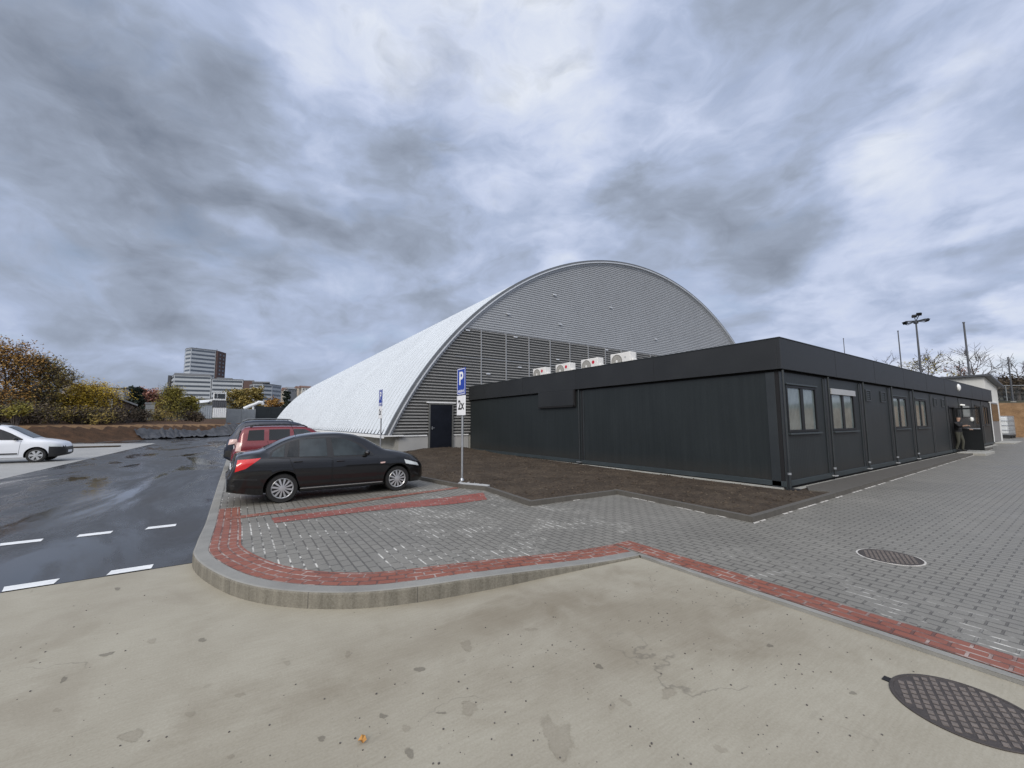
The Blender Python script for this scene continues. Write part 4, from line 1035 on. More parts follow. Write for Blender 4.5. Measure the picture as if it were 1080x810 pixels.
# ------------------------------------------------------------------ cars
def make_car(spec, loc, rz, label, group=None):
    """x runs from the rear bumper (0) to the nose (L); +y is the left side"""
    root = empty('parked_car', loc, rz, label, 'car', group)
    L = spec['L']; K = spec
    N = 64; xs = [L * (.5 - .5 * math.cos(PI * (i / N))) * .35 + L * (i / N) * .65 for i in range(N + 1)]
    secs = []
    for x in xs:
        zb, zbelt, zr, w, wr = (pchip(K[k], x) for k in ('zb', 'zbelt', 'zr', 'w', 'wr'))
        zbelt = min(zbelt, zr - .01)
        k = min(1, max(0, (zr - zbelt) / .30)); hgt = zbelt - zb
        wg = w * .945 + (wr - w * .945) * 1.0
        P = [(0, zb), (w * .90, zb), (w * .955, zb + .02 * min(1, hgt / .2)), (w * .985, zb + .22 * hgt), (w, zb + .50 * hgt), (w * .992, zb + .76 * hgt), (w * .975, zb + .92 * hgt), (w * .945, zbelt)]
        x1 = (wg, zr - .085 * k - .02 * (1 - k))
        for u in (.33, .66): P.append((P[7][0] + (x1[0] - P[7][0]) * u, zbelt + (x1[1] - zbelt) * u))
        P += [x1, (wg * .93, zr - .035 * k - .008 * (1 - k)), (wg * .78, zr - .010 * k - .003 * (1 - k)), (wg * .45, zr), (0, zr + .008)]
        secs.append([(x, y, z) for y, z in P])
    b = MB(); n = len(secs[0]); V = []
    for s in secs: V += s + [(x, -y, z) for x, y, z in reversed(s[1:-1])]
    nn = 2 * n - 2; F = []
    for i in range(N):
        for j in range(nn): F.append((i * nn + j, i * nn + (j + 1) % nn, (i + 1) * nn + (j + 1) % nn, (i + 1) * nn + j))
    F.append(tuple(range(nn))); F.append(tuple(N * nn + j for j in reversed(range(nn))))
    b.mesh(V, F)
    body = b.build('body', [K['paint'], 'wheel_well'], root, smooth=True, angle=math.radians(50))
    pre = bmesh.new(); pre.from_mesh(body.data); bv = BVHTree.FromBMesh(pre)
    # wheel arches
    for wx in K['wx']:
        for sg in (1, -1):
            c = MB(); c.lathe([(K['wr_'] + .055, K['track'] - .30), (K['wr_'] + .055, K['track'] + .30)], (wx, 0, K['wr_'] + .01), 'y', 40)
            if sg < 0:
                c.v = [(x, -y, z) for x, y, z in c.v]
            cut = c.build('cut', 'wheel_well', root); cut.data.materials.clear(); cut.data.materials.append(MATS[K['paint']]); cut.data.materials.append(MATS['wheel_well'])
            for p in cut.data.polygons: p.material_index = 1
            mod = body.modifiers.new('b', 'BOOLEAN'); mod.operation = 'DIFFERENCE'; mod.object = cut; mod.solver = 'EXACT'
            dg = bpy.context.evaluated_depsgraph_get(); dg.update(); me = bpy.data.meshes.new_from_object(body.evaluated_get(dg))
            body.modifiers.clear(); old = body.data; body.data = me; me.name = 'body'; bpy.data.objects.remove(cut)
    if 'zones' in K:
        body.data.materials.append(MATS['plastic_black'])
        for p in body.data.polygons:
            if p.material_index == 0 and K['zones'](p.center): p.material_index = len(body.data.materials) - 1
    def hit(o, d):
        o = Vector(o)
        for k in range(24):
            r = bv.ray_cast(o, Vector(d))
            if r[0] is not None: return r[0], r[1]
            o = o + (Vector((0, 0, -.012)) if abs(d[2]) < .5 else Vector((-o.x, -o.y, 0)) * .02)
        return None, None
    def patch(name, bot, top, mt, view, off=.006, rows=6, cols=None, par=None, thick=True):
        """a panel lying on the body: bottom and top border polylines in the view plane
        view 's+','s-' : points are (x,z) seen from a side; 't' (x,y) from above; 'f','r' (y,z) from front / rear"""
        def dens(P, n):
            P = [Vector(p) for p in P]; D = [0]
            for a, c in zip(P[:-1], P[1:]): D.append(D[-1] + (c - a).length)
            out = []
            for i in range(n + 1):
                s = D[-1] * i / n; j = max(q for q in range(len(P) - 1) if D[q] <= s + 1e-9) if D[-1] > 0 else 0
                u = (s - D[j]) / max(1e-9, D[j + 1] - D[j]); out.append(P[j].lerp(P[j + 1], min(1, u)))
            return out
        nc = cols or 14; B, T = dens(bot, nc), dens(top, nc)
        V, F, ok = [], [], True
        for r in range(rows + 1):
            for i in range(nc + 1):
                a, c = B[i].lerp(T[i], r / rows)
                if view == 's+': p, nm = hit((a, 3, c), (0, -1, 0))
                elif view == 's-': p, nm = hit((a, -3, c), (0, 1, 0))
                elif view == 't': p, nm = hit((a, c, 4), (0, 0, -1))
                elif view == 'f': p, nm = hit((L + 3, a, c), (-1, 0, 0))
                else: p, nm = hit((-3, a, c), (1, 0, 0))
                if p is None: return None
                d = {'s+': Vector((0, 1, 0)), 's-': Vector((0, -1, 0)), 't': Vector((0, 0, 1)), 'f': Vector((1, 0, 0)), 'r': Vector((-1, 0, 0))}[view]
                if nm.dot(d) < 0: nm = -nm
                V.append(p + (nm * .6 + d * .4).normalized() * off)
        for r in range(rows):
            for i in range(nc):
                q = r * (nc + 1) + i; F.append((q, q + 1, q + nc + 2, q + nc + 1))
        m_ = MB(); m_.mesh(V, F)
        # turned-in rim so that the panel has thickness
        bd = [r for r in range(nc + 1)] + [(r + 1) * (nc + 1) + nc for r in range(rows)] + [rows * (nc + 1) + i for i in reversed(range(nc))] + [r * (nc + 1) for r in reversed(range(1, rows))]
        cen = sum((Vector(v) for v in V), Vector()) / len(V)
        d = {'s+': Vector((0, 1, 0)), 's-': Vector((0, -1, 0)), 't': Vector((0, 0, 1)), 'f': Vector((1, 0, 0)), 'r': Vector((-1, 0, 0))}[view]
        for p_, q_ in zip(bd, bd[1:] + bd[:1]): m_.face([V[p_], V[q_], Vector(V[q_]) - d * (off + .004), Vector(V[p_]) - d * (off + .004)])
        return m_.build(name, mt, par or root, smooth=True)
    # wheels
    for wx in K['wx']:
        for sg in (1, -1):
            R = K['wr_']; wd = .20; yc = K['track'] - .11
            b = MB(); b.lathe([(R * .68, -wd / 2), (R * .93, -wd / 2), (R, -wd / 2 + .03), (R, wd / 2 - .03), (R * .94, wd / 2), (R * .72, wd / 2), (R * .70, wd / 2 - .02)], (0, 0, 0), 'y', 36)
            wh = b.build('wheel', 'tyre_rubber', root, smooth=True); wh.location = (wx, sg * yc, R); wh.rotation_euler = (0, random.uniform(0, 1) if sg < 0 else 0, 0 if sg > 0 else PI)
            b = MB(); b.lathe([(R * .715, -.02), (R * .715, wd / 2 - .012), (R * .675, wd / 2 - .002), (R * .63, wd / 2 - .016), (R * .625, -.02)], (0, 0, 0), 'y', 36)
            ns = K.get('spokes', 10)
            for k in range(ns):
                a = 2 * PI * k / ns; wsp = K.get('spw', .022)
                M_ = Matrix.Rotation(a, 4, 'Y')
                b.mesh([M_ @ Vector(v) for v in [(-wsp * .55, wd / 2 - .025, .03), (wsp * .55, wd / 2 - .025, .03), (wsp, wd / 2 - .018, R * .66), (-wsp, wd / 2 - .018, R * .66), (-wsp * .55, wd / 2 + .004, .03), (wsp * .55, wd / 2 + .004, .03), (wsp, wd / 2 - .004, R * .66), (-wsp, wd / 2 - .004, R * .59)]], [(0, 1, 2, 3), (7, 6, 5, 4), (0, 4, 5, 1), (1, 5, 6, 2), (2, 6, 7, 3), (3, 7, 4, 0)])
            b.lathe([(.0001, wd / 2 + .008), (.05, wd / 2 + .006), (.055, wd / 2 - .02)], (0, 0, 0), 'y', 20)
            b.build('rim', 'rim_silver', wh, smooth=True)
            b = MB(); b.lathe([(R * .66, wd / 2 - .05), (.0001, wd / 2 - .05)], (0, 0, 0), 'y', 28); b.build('brake_disc', 'rim_dark', wh)
    for sd in ('s-', 's+'):
        if 'surround' in K: patch('window_trim', *K['surround'], 'plastic_black', sd, .004, 6, 30)
        for nm, bt, tp, mt in K['windows']: patch(nm, bt, tp, mt, sd, .009, 6, 14)
        for dbt, dtp in K['doors']:
            patch('door_gap', [(p[0] + (-.009 if i == 0 else .009 if i == len(dbt) - 1 else 0), p[1] - .009) for i, p in enumerate(dbt)], [(p[0] + (-.009 if i == 0 else .009 if i == len(dtp) - 1 else 0), p[1] + .002) for i, p in enumerate(dtp)], 'wheel_well', sd, .0025, 10, 14)
            dr = patch('door', dbt, dtp, K['paint'], sd, .0055, 10, 14)
            y_ = 1 if sd == 's+' else -1; hx, hz = K['handle'](dbt, dtp)
            p, nm = hit((hx, y_ * 3, hz), (0, -y_, 0))
            if p is not None:
                b = MB(); b.box((hx - .085, p.y - .01, hz - .016), (hx + .085, p.y + y_ * .035, hz + .016)); b.build('door_handle', K.get('handlemat', K['paint']), dr, bevel=.01)
        for nm, bt, tp, mt in K.get('side', []): patch(nm, bt, tp, mt, sd, .008, 6, 16)
        y_ = 1 if sd == 's+' else -1; mx_, mz_ = K['mirror']
        p, nm = hit((mx_, y_ * 3, mz_), (0, -y_, 0))
        b = MB(); c0 = Vector((mx_ - .02, p.y + y_ * .10, mz_ + .04))
        V = []
        bm2 = bmesh.new(); bmesh.ops.create_icosphere(bm2, subdivisions=2, radius=1)
        for v in bm2.verts: V.append(c0 + Vector((v.co.x * .065, v.co.y * .10, v.co.z * .068)))
        b.mesh(V, [tuple(v.index for v in f.verts) for f in bm2.faces]); bm2.free()
        b.tube([(mx_ + .01, p.y - y_ * .02, mz_ - .02), tuple(c0)], .022, 8); b.build('wing_mirror', K.get('mirrormat', 'plastic_black'), root, smooth=True)
    for nm, bt, tp, mt, vw in K.get('other', []): patch(nm, bt, tp, mt, vw, .007, 8, 16)
    for fn in K.get('extra', []): fn(root, hit)
    pre.free()
    return root
def antenna(x, y, z): 
    def f(root, hit): 
        b = MB(); b.tube([(x, y, z), (x - .12, y, z + .28)], .005, 6); b.build('antenna', 'plastic_black', root)
    return f
def rails(x0, x1, y, z, mt='plastic_black'):
    def f(root, hit):
        for s in (1, -1):
            b = MB(); b.tube([(x0, s * y, z - .05), (x0 + .12, s * y, z + .015), ((x0 + x1) / 2, s * y, z + .035), (x1 - .12, s * y, z + .01), (x1, s * y, z - .06)], .02, 8); b.build('roof_rail', mt, root, smooth=True)
    return f
def plate(x, z, txt, front=False):
    def f(root, hit):
        p, nm = hit((x - 3 if not front else x + 3, 0, z), (1 if not front else -1, 0, 0))
        if p is None: return
        s = -1 if not front else 1
        b = MB(); b.box((p.x - .002, -.26, z - .055), (p.x + s * .012, .26, z + .055)); b.build('number_plate', 'sign_white', root)
    return f
mid_ = lambda d, t: (t[0][0] + .17, t[0][1] - .10)
SEDAN = dict(L=4.22, paint='paint_black', wx=(.97, 3.46), wr_=.302, track=.80,
    zb=[(0, .30), (.25, .25), (.6, .20), (3.7, .19), (4.05, .19), (4.22, .24)],
    zbelt=[(0, .56), (.06, .66), (.12, .84), (.4, .94), (1.0, .93), (2.0, .91), (3.0, .89), (3.4, .87), (3.8, .78), (4.1, .66), (4.22, .52)],
    zr=[(0, .60), (.05, .645), (.075, .70), (.105, .95), (.16, 1.01), (.42, 1.065), (.58, 1.09), (.72, 1.15), (1.02, 1.305), (1.35, 1.405), (1.7, 1.445), (2.05, 1.45), (2.4, 1.415), (2.7, 1.315), (3.02, 1.13), (3.2, 1.03), (3.45, .985), (3.8, .90), (4.05, .79), (4.16, .69), (4.22, .57)],
    w=[(0, .70), (.10, .77), (.3, .82), (.8, .835), (2.5, .838), (3.4, .832), (3.8, .80), (4.05, .72), (4.17, .62), (4.22, .54)],
    wr=[(0, .62), (.4, .70), (.7, .60), (1.2, .555), (2.0, .565), (2.6, .575), (3.0, .62), (3.3, .70), (3.8, .68), (4.22, .42)],
    surround=([(.70, .945), (1.0, .925), (1.9, .905), (2.86, .895)], [(.72, 1.045), (.86, 1.16), (1.10, 1.28), (1.45, 1.335), (1.95, 1.345), (2.30, 1.305), (2.62, 1.17), (2.86, .94)]),
    windows=[('quarter_window', [(.74, .97), (.97, .955)], [(.78, 1.06), (1.01, 1.205)], 'car_glass_light'), ('window', [(1.03, .955), (1.24, .945)], [(1.10, 1.25), (1.26, 1.30)], 'car_glass'), ('window', [(1.265, .945), (1.83, .935)], [(1.285, 1.305), (1.82, 1.325)], 'car_glass_light'), ('window', [(1.97, .93), (2.72, .92)], [(1.93, 1.325), (2.24, 1.30), (2.48, 1.19), (2.76, .96)], 'car_glass_light')],
    doors=[([(1.30, .32), (1.92, .30)], [(1.08, .925), (1.92, .895)]), ([(1.95, .30), (2.93, .30)], [(1.95, .89), (2.96, .875)])],
    handle=lambda d, t: (t[0][0] + .16, t[0][1] - .075), mirror=(2.70, .93), mirrormat='paint_black',
    side=[('tail_lamp', [(.12, .70), (.30, .76)], [(.16, .93), (.56, .955)], 'lamp_red'), ('sill_trim', [(1.30, .265), (3.08, .255)], [(1.30, .285), (3.08, .275)], 'chrome'),
          ('headlamp', [(3.66, .66), (4.04, .58)], [(3.62, .765), (3.98, .66)], 'lamp_clear'), ('side_repeater', [(3.02, .70), (3.12, .705)], [(3.02, .735), (3.14, .735)], 'lamp_amber'), ('bumper_strip', [(.10, .55), (.50, .51)], [(.10, .575), (.50, .535)], 'plastic_black')],
    other=[('windscreen', [(2.52, -.46), (2.52, .46)], [(3.08, -.56), (3.08, .56)], 'car_glass', 't'), ('rear_window', [(.66, -.50), (.66, .50)], [(1.20, -.44), (1.20, .44)], 'car_glass', 't'), ('grille', [(-.40, .48), (.40, .48)], [(-.40, .55), (.40, .55)], 'plastic_black', 'f')],
    spokes=12, spw=.020, extra=[antenna(1.28, 0, 1.40), plate(0, .75, '')])
make_car(SEDAN, (-.17, 10.63, .03), math.radians(2.2), 'black four door sedan with silver wheels, nearest car in the row of bays', 'cars in the row of bays')
def flare(x0, r):
    def f(root, hit):
        for s in (1, -1):
            b = MB(); pts = []
            for k in range(17):
                a = PI * k / 16; pts.append((x0 - (r + .03) * math.cos(a), s * .872, .34 + (r + .03) * math.sin(a)))
            b.tube(pts, .035, 8); b.build('wheel_arch', 'paint_red', root, smooth=True)
    return f
SUV = dict(L=4.38, paint='paint_red', wx=(.90, 3.52), wr_=.345, track=.86,
    zb=[(0, .46), (.3, .32), (3.8, .30), (4.2, .34), (4.38, .44)],
    zbelt=[(0, .72), (.08, .86), (.13, 1.0), (.3, 1.12), (2.0, 1.11), (3.2, 1.09), (3.6, 1.06), (4.2, 1.0), (4.38, .84)],
    zr=[(0, .76), (.05, .86), (.09, 1.02), (.13, 1.15), (.20, 1.46), (.27, 1.60), (.42, 1.655), (1.3, 1.68), (2.0, 1.665), (2.22, 1.60), (2.5, 1.40), (2.85, 1.19), (3.05, 1.14), (3.6, 1.11), (4.15, 1.05), (4.30, .98), (4.38, .88)],
    w=[(0, .74), (.10, .82), (.3, .87), (2.5, .885), (3.8, .87), (4.15, .82), (4.38, .68)],
    wr=[(0, .72), (.15, .70), (.4, .675), (2.0, .68), (2.5, .70), (3.0, .78), (3.8, .79), (4.38, .62)],
    windows=[('quarter_window', [(.38, 1.20), (.83, 1.20)], [(.42, 1.535), (.83, 1.555)], 'car_glass'), ('window', [(.97, 1.20), (1.56, 1.195)], [(.97, 1.56), (1.56, 1.565)], 'car_glass'), ('window', [(1.68, 1.195), (2.50, 1.18)], [(1.68, 1.565), (2.02, 1.555), (2.20, 1.45), (2.50, 1.20)], 'car_glass_light')],
    doors=[([(1.15, .45), (1.60, .45)], [(.93, 1.175), (1.60, 1.165)]), ([(1.63, .45), (2.75, .45)], [(1.63, 1.165), (2.75, 1.145)])], handle=lambda d, t: (t[0][0] + .15, t[0][1] - .10), mirror=(2.45, 1.2),
    side=[('tail_lamp', [(.09, .86), (.22, .86)], [(.12, 1.14), (.25, 1.14)], 'lamp_amber'), ('bumper', [(.03, .50), (.42, .46)], [(.06, .70), (.42, .70)], 'paint_red'), ('headlamp', [(4.06, .80), (4.25, .78)], [(4.04, .95), (4.22, .93)], 'lamp_clear')],
    other=[('windscreen', [(2.24, -.58), (2.24, .58)], [(2.78, -.66), (2.78, .66)], 'car_glass', 't'), ('rear_window', [(-.55, 1.24), (.55, 1.24)], [(-.52, 1.52), (.52, 1.52)], 'car_glass', 'r')],
    spokes=7, spw=.035, extra=[rails(.45, 2.1, .60, 1.69, 'plastic_black'), flare(.90, .40), flare(3.52, .40), plate(0, .95, '')])
make_car(SUV, (-.16, 15.98, .03), math.radians(1.5), 'boxy dark red off-road car with black roof rails, behind the black sedan', 'cars in the row of bays').scale = (1, 1, .945)
NAVY = dict(L=4.40, paint='paint_navy', wx=(.88, 3.55), wr_=.33, track=.85,
    zb=[(0, .42), (.3, .28), (3.9, .26), (4.40, .38)],
    zbelt=[(0, .66), (.08, .86), (.3, 1.05), (2.0, 1.04), (3.2, 1.0), (3.8, .95), (4.25, .84), (4.40, .66)],
    zr=[(0, .70), (.05, .82), (.10, 1.02), (.22, 1.22), (.45, 1.56), (.62, 1.67), (1.2, 1.72), (1.9, 1.715), (2.4, 1.62), (2.85, 1.36), (3.3, 1.08), (3.7, 1.02), (4.2, .92), (4.34, .80), (4.40, .70)],
    w=[(0, .70), (.12, .80), (.35, .86), (2.5, .88), (3.8, .86), (4.2, .78), (4.40, .60)],
    wr=[(0, .68), (.3, .64), (.6, .60), (2.0, .62), (2.6, .64), (3.3, .76), (4.0, .74), (4.40, .52)],
    windows=[('quarter_window', [(.42, 1.12), (.95, 1.11)], [(.60, 1.50), (.95, 1.57)], 'car_glass'), ('window', [(1.03, 1.11), (1.75, 1.10)], [(1.03, 1.575), (1.75, 1.59)], 'car_glass'), ('window', [(1.83, 1.10), (2.95, 1.08)], [(1.83, 1.59), (2.25, 1.56), (2.55, 1.40), (2.95, 1.12)], 'car_glass')],
    doors=[([(1.2, .42), (1.76, .42)], [(.98, 1.08), (1.76, 1.07)]), ([(1.79, .42), (2.95, .42)], [(1.79, 1.07), (2.95, 1.04)])], handle=lambda d, t: (t[0][0] + .15, t[0][1] - .09), mirror=(2.75, 1.08),
    side=[('tail_lamp', [(.12, .86), (.32, .90)], [(.16, 1.04), (.40, 1.06)], 'lamp_amber'), ('bumper', [(.02, .46), (.46, .42)], [(.05, .66), (.46, .66)], 'plastic_black'), ('headlamp', [(4.0, .74), (4.24, .70)], [(3.95, .88), (4.2, .84)], 'lamp_clear')],
    other=[('windscreen', [(2.42, -.52), (2.42, .52)], [(3.20, -.64), (3.20, .64)], 'car_glass', 't'), ('rear_window', [(-.56, 1.16), (.56, 1.16)], [(-.52, 1.54), (.52, 1.54)], 'car_glass_light', 'r')],
    spokes=7, spw=.03, extra=[rails(.55, 2.2, .54, 1.735, 'trim_dark'), plate(0, .80, '')])
make_car(NAVY, (-.42, 18.75, .03), math.radians(1), 'dark navy people carrier with roof rails, farthest in the row behind the red car', 'cars in the row of bays').scale = (1, 1, 1.045)
WHITE = dict(L=4.45, paint='paint_white', wx=(.95, 3.60), wr_=.315, track=.84,
    zb=[(0, .40), (.3, .24), (3.9, .22), (4.25, .24), (4.45, .34)],
    zbelt=[(0, .64), (.08, .82), (.3, .98), (2.0, .97), (3.2, .95), (3.7, .95), (4.2, .86), (4.38, .74), (4.45, .54)],
    zr=[(0, .68), (.05, .80), (.10, 1.02), (.2, 1.30), (.34, 1.58), (.6, 1.66), (1.4, 1.70), (2.1, 1.69), (2.5, 1.64), (2.85, 1.46), (3.2, 1.22), (3.50, 1.06), (3.75, 1.02), (4.1, .94), (4.32, .86), (4.41, .76), (4.45, .60)],
    w=[(0, .72), (.12, .80), (.35, .85), (2.5, .865), (3.7, .85), (4.1, .78), (4.32, .66), (4.45, .50)],
    wr=[(0, .70), (.2, .66), (.5, .62), (2.0, .63), (2.6, .65), (3.3, .72), (4.0, .70), (4.45, .42)],
    windows=[('quarter_window', [(.45, 1.06), (1.05, 1.05)], [(.55, 1.46), (1.05, 1.52)], 'car_glass'), ('window', [(1.13, 1.05), (1.95, 1.04)], [(1.13, 1.52), (1.95, 1.54)], 'car_glass'), ('window', [(2.03, 1.035), (3.16, 1.0)], [(2.03, 1.54), (2.42, 1.50), (2.75, 1.32), (3.16, 1.04)], 'car_glass')],
    doors=[([(1.30, .36), (1.98, .36)], [(1.08, 1.02), (1.98, 1.005)]), ([(2.01, .36), (3.08, .36)], [(2.01, 1.0), (3.12, .975)])], handle=lambda d, t: (t[0][0] + .16, t[0][1] - .09), mirror=(2.98, 1.02), handlemat='plastic_black',
    side=[('side_moulding', [(1.32, .38), (3.06, .38)], [(1.32, .44), (3.06, .44)], 'plastic_black'), ('headlamp', [(3.98, .69), (4.34, .67)], [(3.94, .80), (4.28, .765)], 'lamp_clear'), ('tail_lamp', [(.10, .86), (.26, .86)], [(.20, 1.30), (.32, 1.30)], 'lamp_red')],
    other=[('windscreen', [(2.62, -.54), (2.62, .54)], [(3.42, -.62), (3.42, .62)], 'car_glass_light', 't'), ('grille', [(-.48, .34), (.48, .34)], [(-.46, .66), (.46, .66)], 'plastic_black', 'f')],
    zones=lambda c: c.x > 3.96 and c.z < .66, spokes=6, spw=.05, extra=[rails(.6, 2.4, .54, 1.725, 'plastic_black'), plate(4.45, .45, '', True)])
make_car(WHITE, (-6.58 - 4.45, 27.72, .01), 0, 'white estate car with black front bumper, parked in the pale bays')

# ------------------------------------------------------------------ trees and shrubs
def tree(name, label, loc, H, rad, crown, cat='tree', group=None, trunk='bark', leaves=5000, leaf=.22, base_h=.28, limbs=11, twigs=9, seed=0, shape=1.0, upright=.5, bare=False, trunk_r=None, twig_r=.03, clump=.55, droop=0):
    rn = random.Random(seed * 977 + 5); r = empty(name, loc, 0, label, cat, group)
    T = MB(); Lf = MB(); R0 = trunk_r or H * .018
    pts, rr = [], []; lx = ly = 0; nseg = 7
    for k in range(nseg + 1):
        u = k / nseg; lx += rn.uniform(-.03, .03) * H * .5; ly += rn.uniform(-.03, .03) * H * .5
        pts.append(Vector((lx, ly, H * .93 * u - .3 * (k == 0)))); rr.append(R0 * (1 - .86 * u) * (1.35 if k == 0 else 1))
    T.tube(pts, rr, 8)
    def tp(u):
        f = u * nseg; i = min(int(f), nseg - 1); return pts[i].lerp(pts[i + 1], f - i), rr[i] + (rr[i + 1] - rr[i]) * (f - i)
    tips = []
    for i in range(limbs):
        u = base_h + (1 - base_h) * (i + rn.random() * .7) / limbs; p, q = tp(min(.98, u))
        a = i * 2.4 + rn.uniform(-.5, .5); v = (u - base_h) / (1 - base_h)
        env = (math.sin(PI * min(1, .18 + .72 * v)) ** .8) if shape == 1 else max(.12, 1 - v) if shape == 2 else (.6 + .5 * v)
        Lb = rad * env * rn.uniform(.75, 1.15)
        el = upright + rn.uniform(-.15, .2) + .5 * v
        d = Vector((math.cos(a) * math.cos(el), math.sin(a) * math.cos(el), math.sin(el)))
        bp = [p]; 
        for k in range(1, 5):
            dd = d + Vector((rn.uniform(-.25, .25), rn.uniform(-.25, .25), rn.uniform(-.1, .2) - droop * k * .25)); bp.append(bp[-1] + dd.normalized() * Lb / 4)
        br = [max(twig_r, q * .55 * (1 - .2 * k)) for k in range(5)]
        T.tube(bp, br, 6, cap=False)
        for j in range(twigs):
            w = rn.uniform(.25, 1.0); f = w * 4; ii = min(int(f), 3); s = bp[ii].lerp(bp[ii + 1], f - ii)
            td = (d * .6 + Vector((rn.uniform(-1, 1), rn.uniform(-1, 1), rn.uniform(-.35, .9) - droop))).normalized(); tl = rad * rn.uniform(.22, .5)
            m1 = s + td * tl * .5 + Vector((rn.uniform(-.1, .1), rn.uniform(-.1, .1), rn.uniform(0, .15))) * tl; e = s + td * tl + Vector((0, 0, (.15 - droop * .5) * tl))
            T.tube([s, m1, e], [twig_r * 1.1, twig_r * .8, twig_r * .45], 4, cap=False); tips += [m1, e, m1.lerp(e, .5)]
            if bare:
                for _ in range(4):
                    s2 = s.lerp(e, rn.uniform(.3, 1)); d2 = (td + Vector((rn.uniform(-.9, .9), rn.uniform(-.9, .9), rn.uniform(-.2, .9)))).normalized()
                    T.tube([s2, s2 + d2 * tl * .55], [twig_r * .6, twig_r * .3], 3, cap=False)
    T.build('trunk', trunk, r)
    if crown and leaves:
        V, F = [], []
        for _ in range(leaves):
            c = rn.choice(tips); sp_ = rad * .16 * clump * 2
            p = c + Vector((rn.gauss(0, sp_ * .55), rn.gauss(0, sp_ * .55), rn.gauss(0, sp_ * .5)))
            n = Vector((rn.gauss(0, 1), rn.gauss(0, 1), rn.gauss(0, 1) + .6)).normalized(); a = n.orthogonal().normalized(); b2 = n.cross(a); s = leaf * rn.uniform(.55, 1.3)
            a2 = a * math.cos(rn.random() * 6) + b2 * math.sin(rn.random() * 6); a2.normalize(); b3 = n.cross(a2)
            i = len(V); V += [p + a2 * s * .62, p + b3 * s * .36, p - a2 * s * .62, p - b3 * s * .36]; F.append((i, i + 1, i + 2, i + 3))
        Lf.mesh(V, F); Lf.build('crown', crown, r)
    return r
def bush(label, loc, H, rad, crown, seed, leaves=1500, leaf=.2, group=None):
    """several stems from the ground, leafy nearly to its foot"""
    rn = random.Random(seed * 31 + 2); r = empty('shrub', loc, 0, label, 'shrub', group); T = MB(); tips = []
    for i in range(16):
        a = rn.uniform(0, 6.3); sp_ = rn.uniform(.1, 1) * rad
        e = Vector((math.cos(a) * sp_, math.sin(a) * sp_, H * rn.uniform(.55, 1) * (1 - .35 * sp_ / rad))); m1 = e * .5 + Vector((rn.uniform(-.2, .2), rn.uniform(-.2, .2), .15 * H))
        T.tube([(rn.uniform(-.2, .2), rn.uniform(-.2, .2), -.3), m1, e], [.05, .035, .02], 5, cap=False)
        for k in range(5):
            s = m1.lerp(e, rn.random()); q = s + Vector((rn.gauss(0, .3), rn.gauss(0, .3), rn.uniform(-.1, .5))) * rad * .5; T.tube([s, q], [.025, .012], 4, cap=False); tips += [q, s, s.lerp(q, .5)]
    T.build('stem', 'bare_twig', r); V, F = [], []
    for _ in range(leaves):
        c = rn.choice(tips); p = c + Vector((rn.gauss(0, .2), rn.gauss(0, .2), rn.gauss(-.08, .2))) * rad * .7; p.z = max(p.z, .02)
        n = Vector((rn.gauss(0, 1), rn.gauss(0, 1), rn.gauss(0, 1) + .6)).normalized(); a2 = n.orthogonal().normalized(); b3 = n.cross(a2); s = leaf * rn.uniform(.5, 1.3)
        i = len(V); V += [p + a2 * s * .6, p + b3 * s * .36, p - a2 * s * .6, p - b3 * s * .36]; F.append((i, i + 1, i + 2, i + 3))
    b = MB(); b.mesh(V, F); b.build('foliage', crown, r); return r
def on_ground(px, D, py=444):
    p = at(px, py, D); return Vector((p.x, p.y, tz(p.x, p.y) - .1))
def hgt(px, py, D, g): return at(px, py, D).z - g.z
def T(name, label, px, ptop, D, wpx, **kw):
    g_ = on_ground(px, D); k = D / FPX; H = hgt(px, ptop, D, g_)
    r = tree(name, label, g_, H, wpx / 2 * D / FPX * .80, **kw)
    zs = []; rs_ = []
    for c in r.children:
        n = len(c.data.vertices); a = np.zeros(n * 3); c.data.vertices.foreach_get('co', a); a = a.reshape(-1, 3); zs.append(np.percentile(a[:, 2], 99.7)); rs_.append(np.percentile(np.hypot(a[:, 0], a[:, 1]), 97))
    kz, kr = H / max(zs), min(1.15, wpx / 2 * D / FPX * 1.08 / max(rs_))
    for c in r.children: c.data.transform(Matrix.Diagonal((kr, kr, kz, 1)))
    return r
GL = 'trees behind the earth bank'
T('autumn_tree', 'tallest orange leaved autumn tree at the left picture edge', -2, 355, 66, 46, crown='leaf_orange', leaves=8000, leaf=.165, seed=1, limbs=22, twigs=13, clump=1.0, bare=True, twig_r=.022, base_h=.12, group=GL)
T('autumn_tree', 'half bare olive brown tree right of the tall orange one', 36, 371, 68, 44, crown='leaf_olive', leaves=3200, leaf=.16, seed=2, limbs=20, twigs=14, bare=True, group=GL, twig_r=.03, clump=.9, base_h=.1)
T('autumn_tree', 'thin brownish tree leaning toward the house roof behind the bank', 58, 384, 72, 34, crown='leaf_olive', leaves=2800, leaf=.16, seed=3, limbs=18, twigs=12, bare=True, group=GL, twig_r=.03, clump=.9, base_h=.1)
T('autumn_tree', 'round golden leaved tree in front of the sloping shed roof', 99, 401, 70, 46, crown='leaf_gold', leaves=8500, leaf=.16, seed=4, limbs=20, twigs=12, base_h=.12, clump=1.0, bare=True, twig_r=.022, group=GL)
T('autumn_tree', 'low golden tree between the brown house and the round golden tree', 76, 415, 69, 30, crown='leaf_gold', leaves=3600, leaf=.16, seed=14, limbs=14, twigs=10, base_h=.1, clump=.9, bare=True, group=GL)
T('willow_tree', 'tall yellow green willow like tree left of the white site cabin', 180, 406, 84, 34, crown='leaf_willow', leaves=7000, leaf=.17, seed=5, limbs=22, twigs=11, base_h=.06, upright=1.0, clump=.8, bare=True, group=GL)
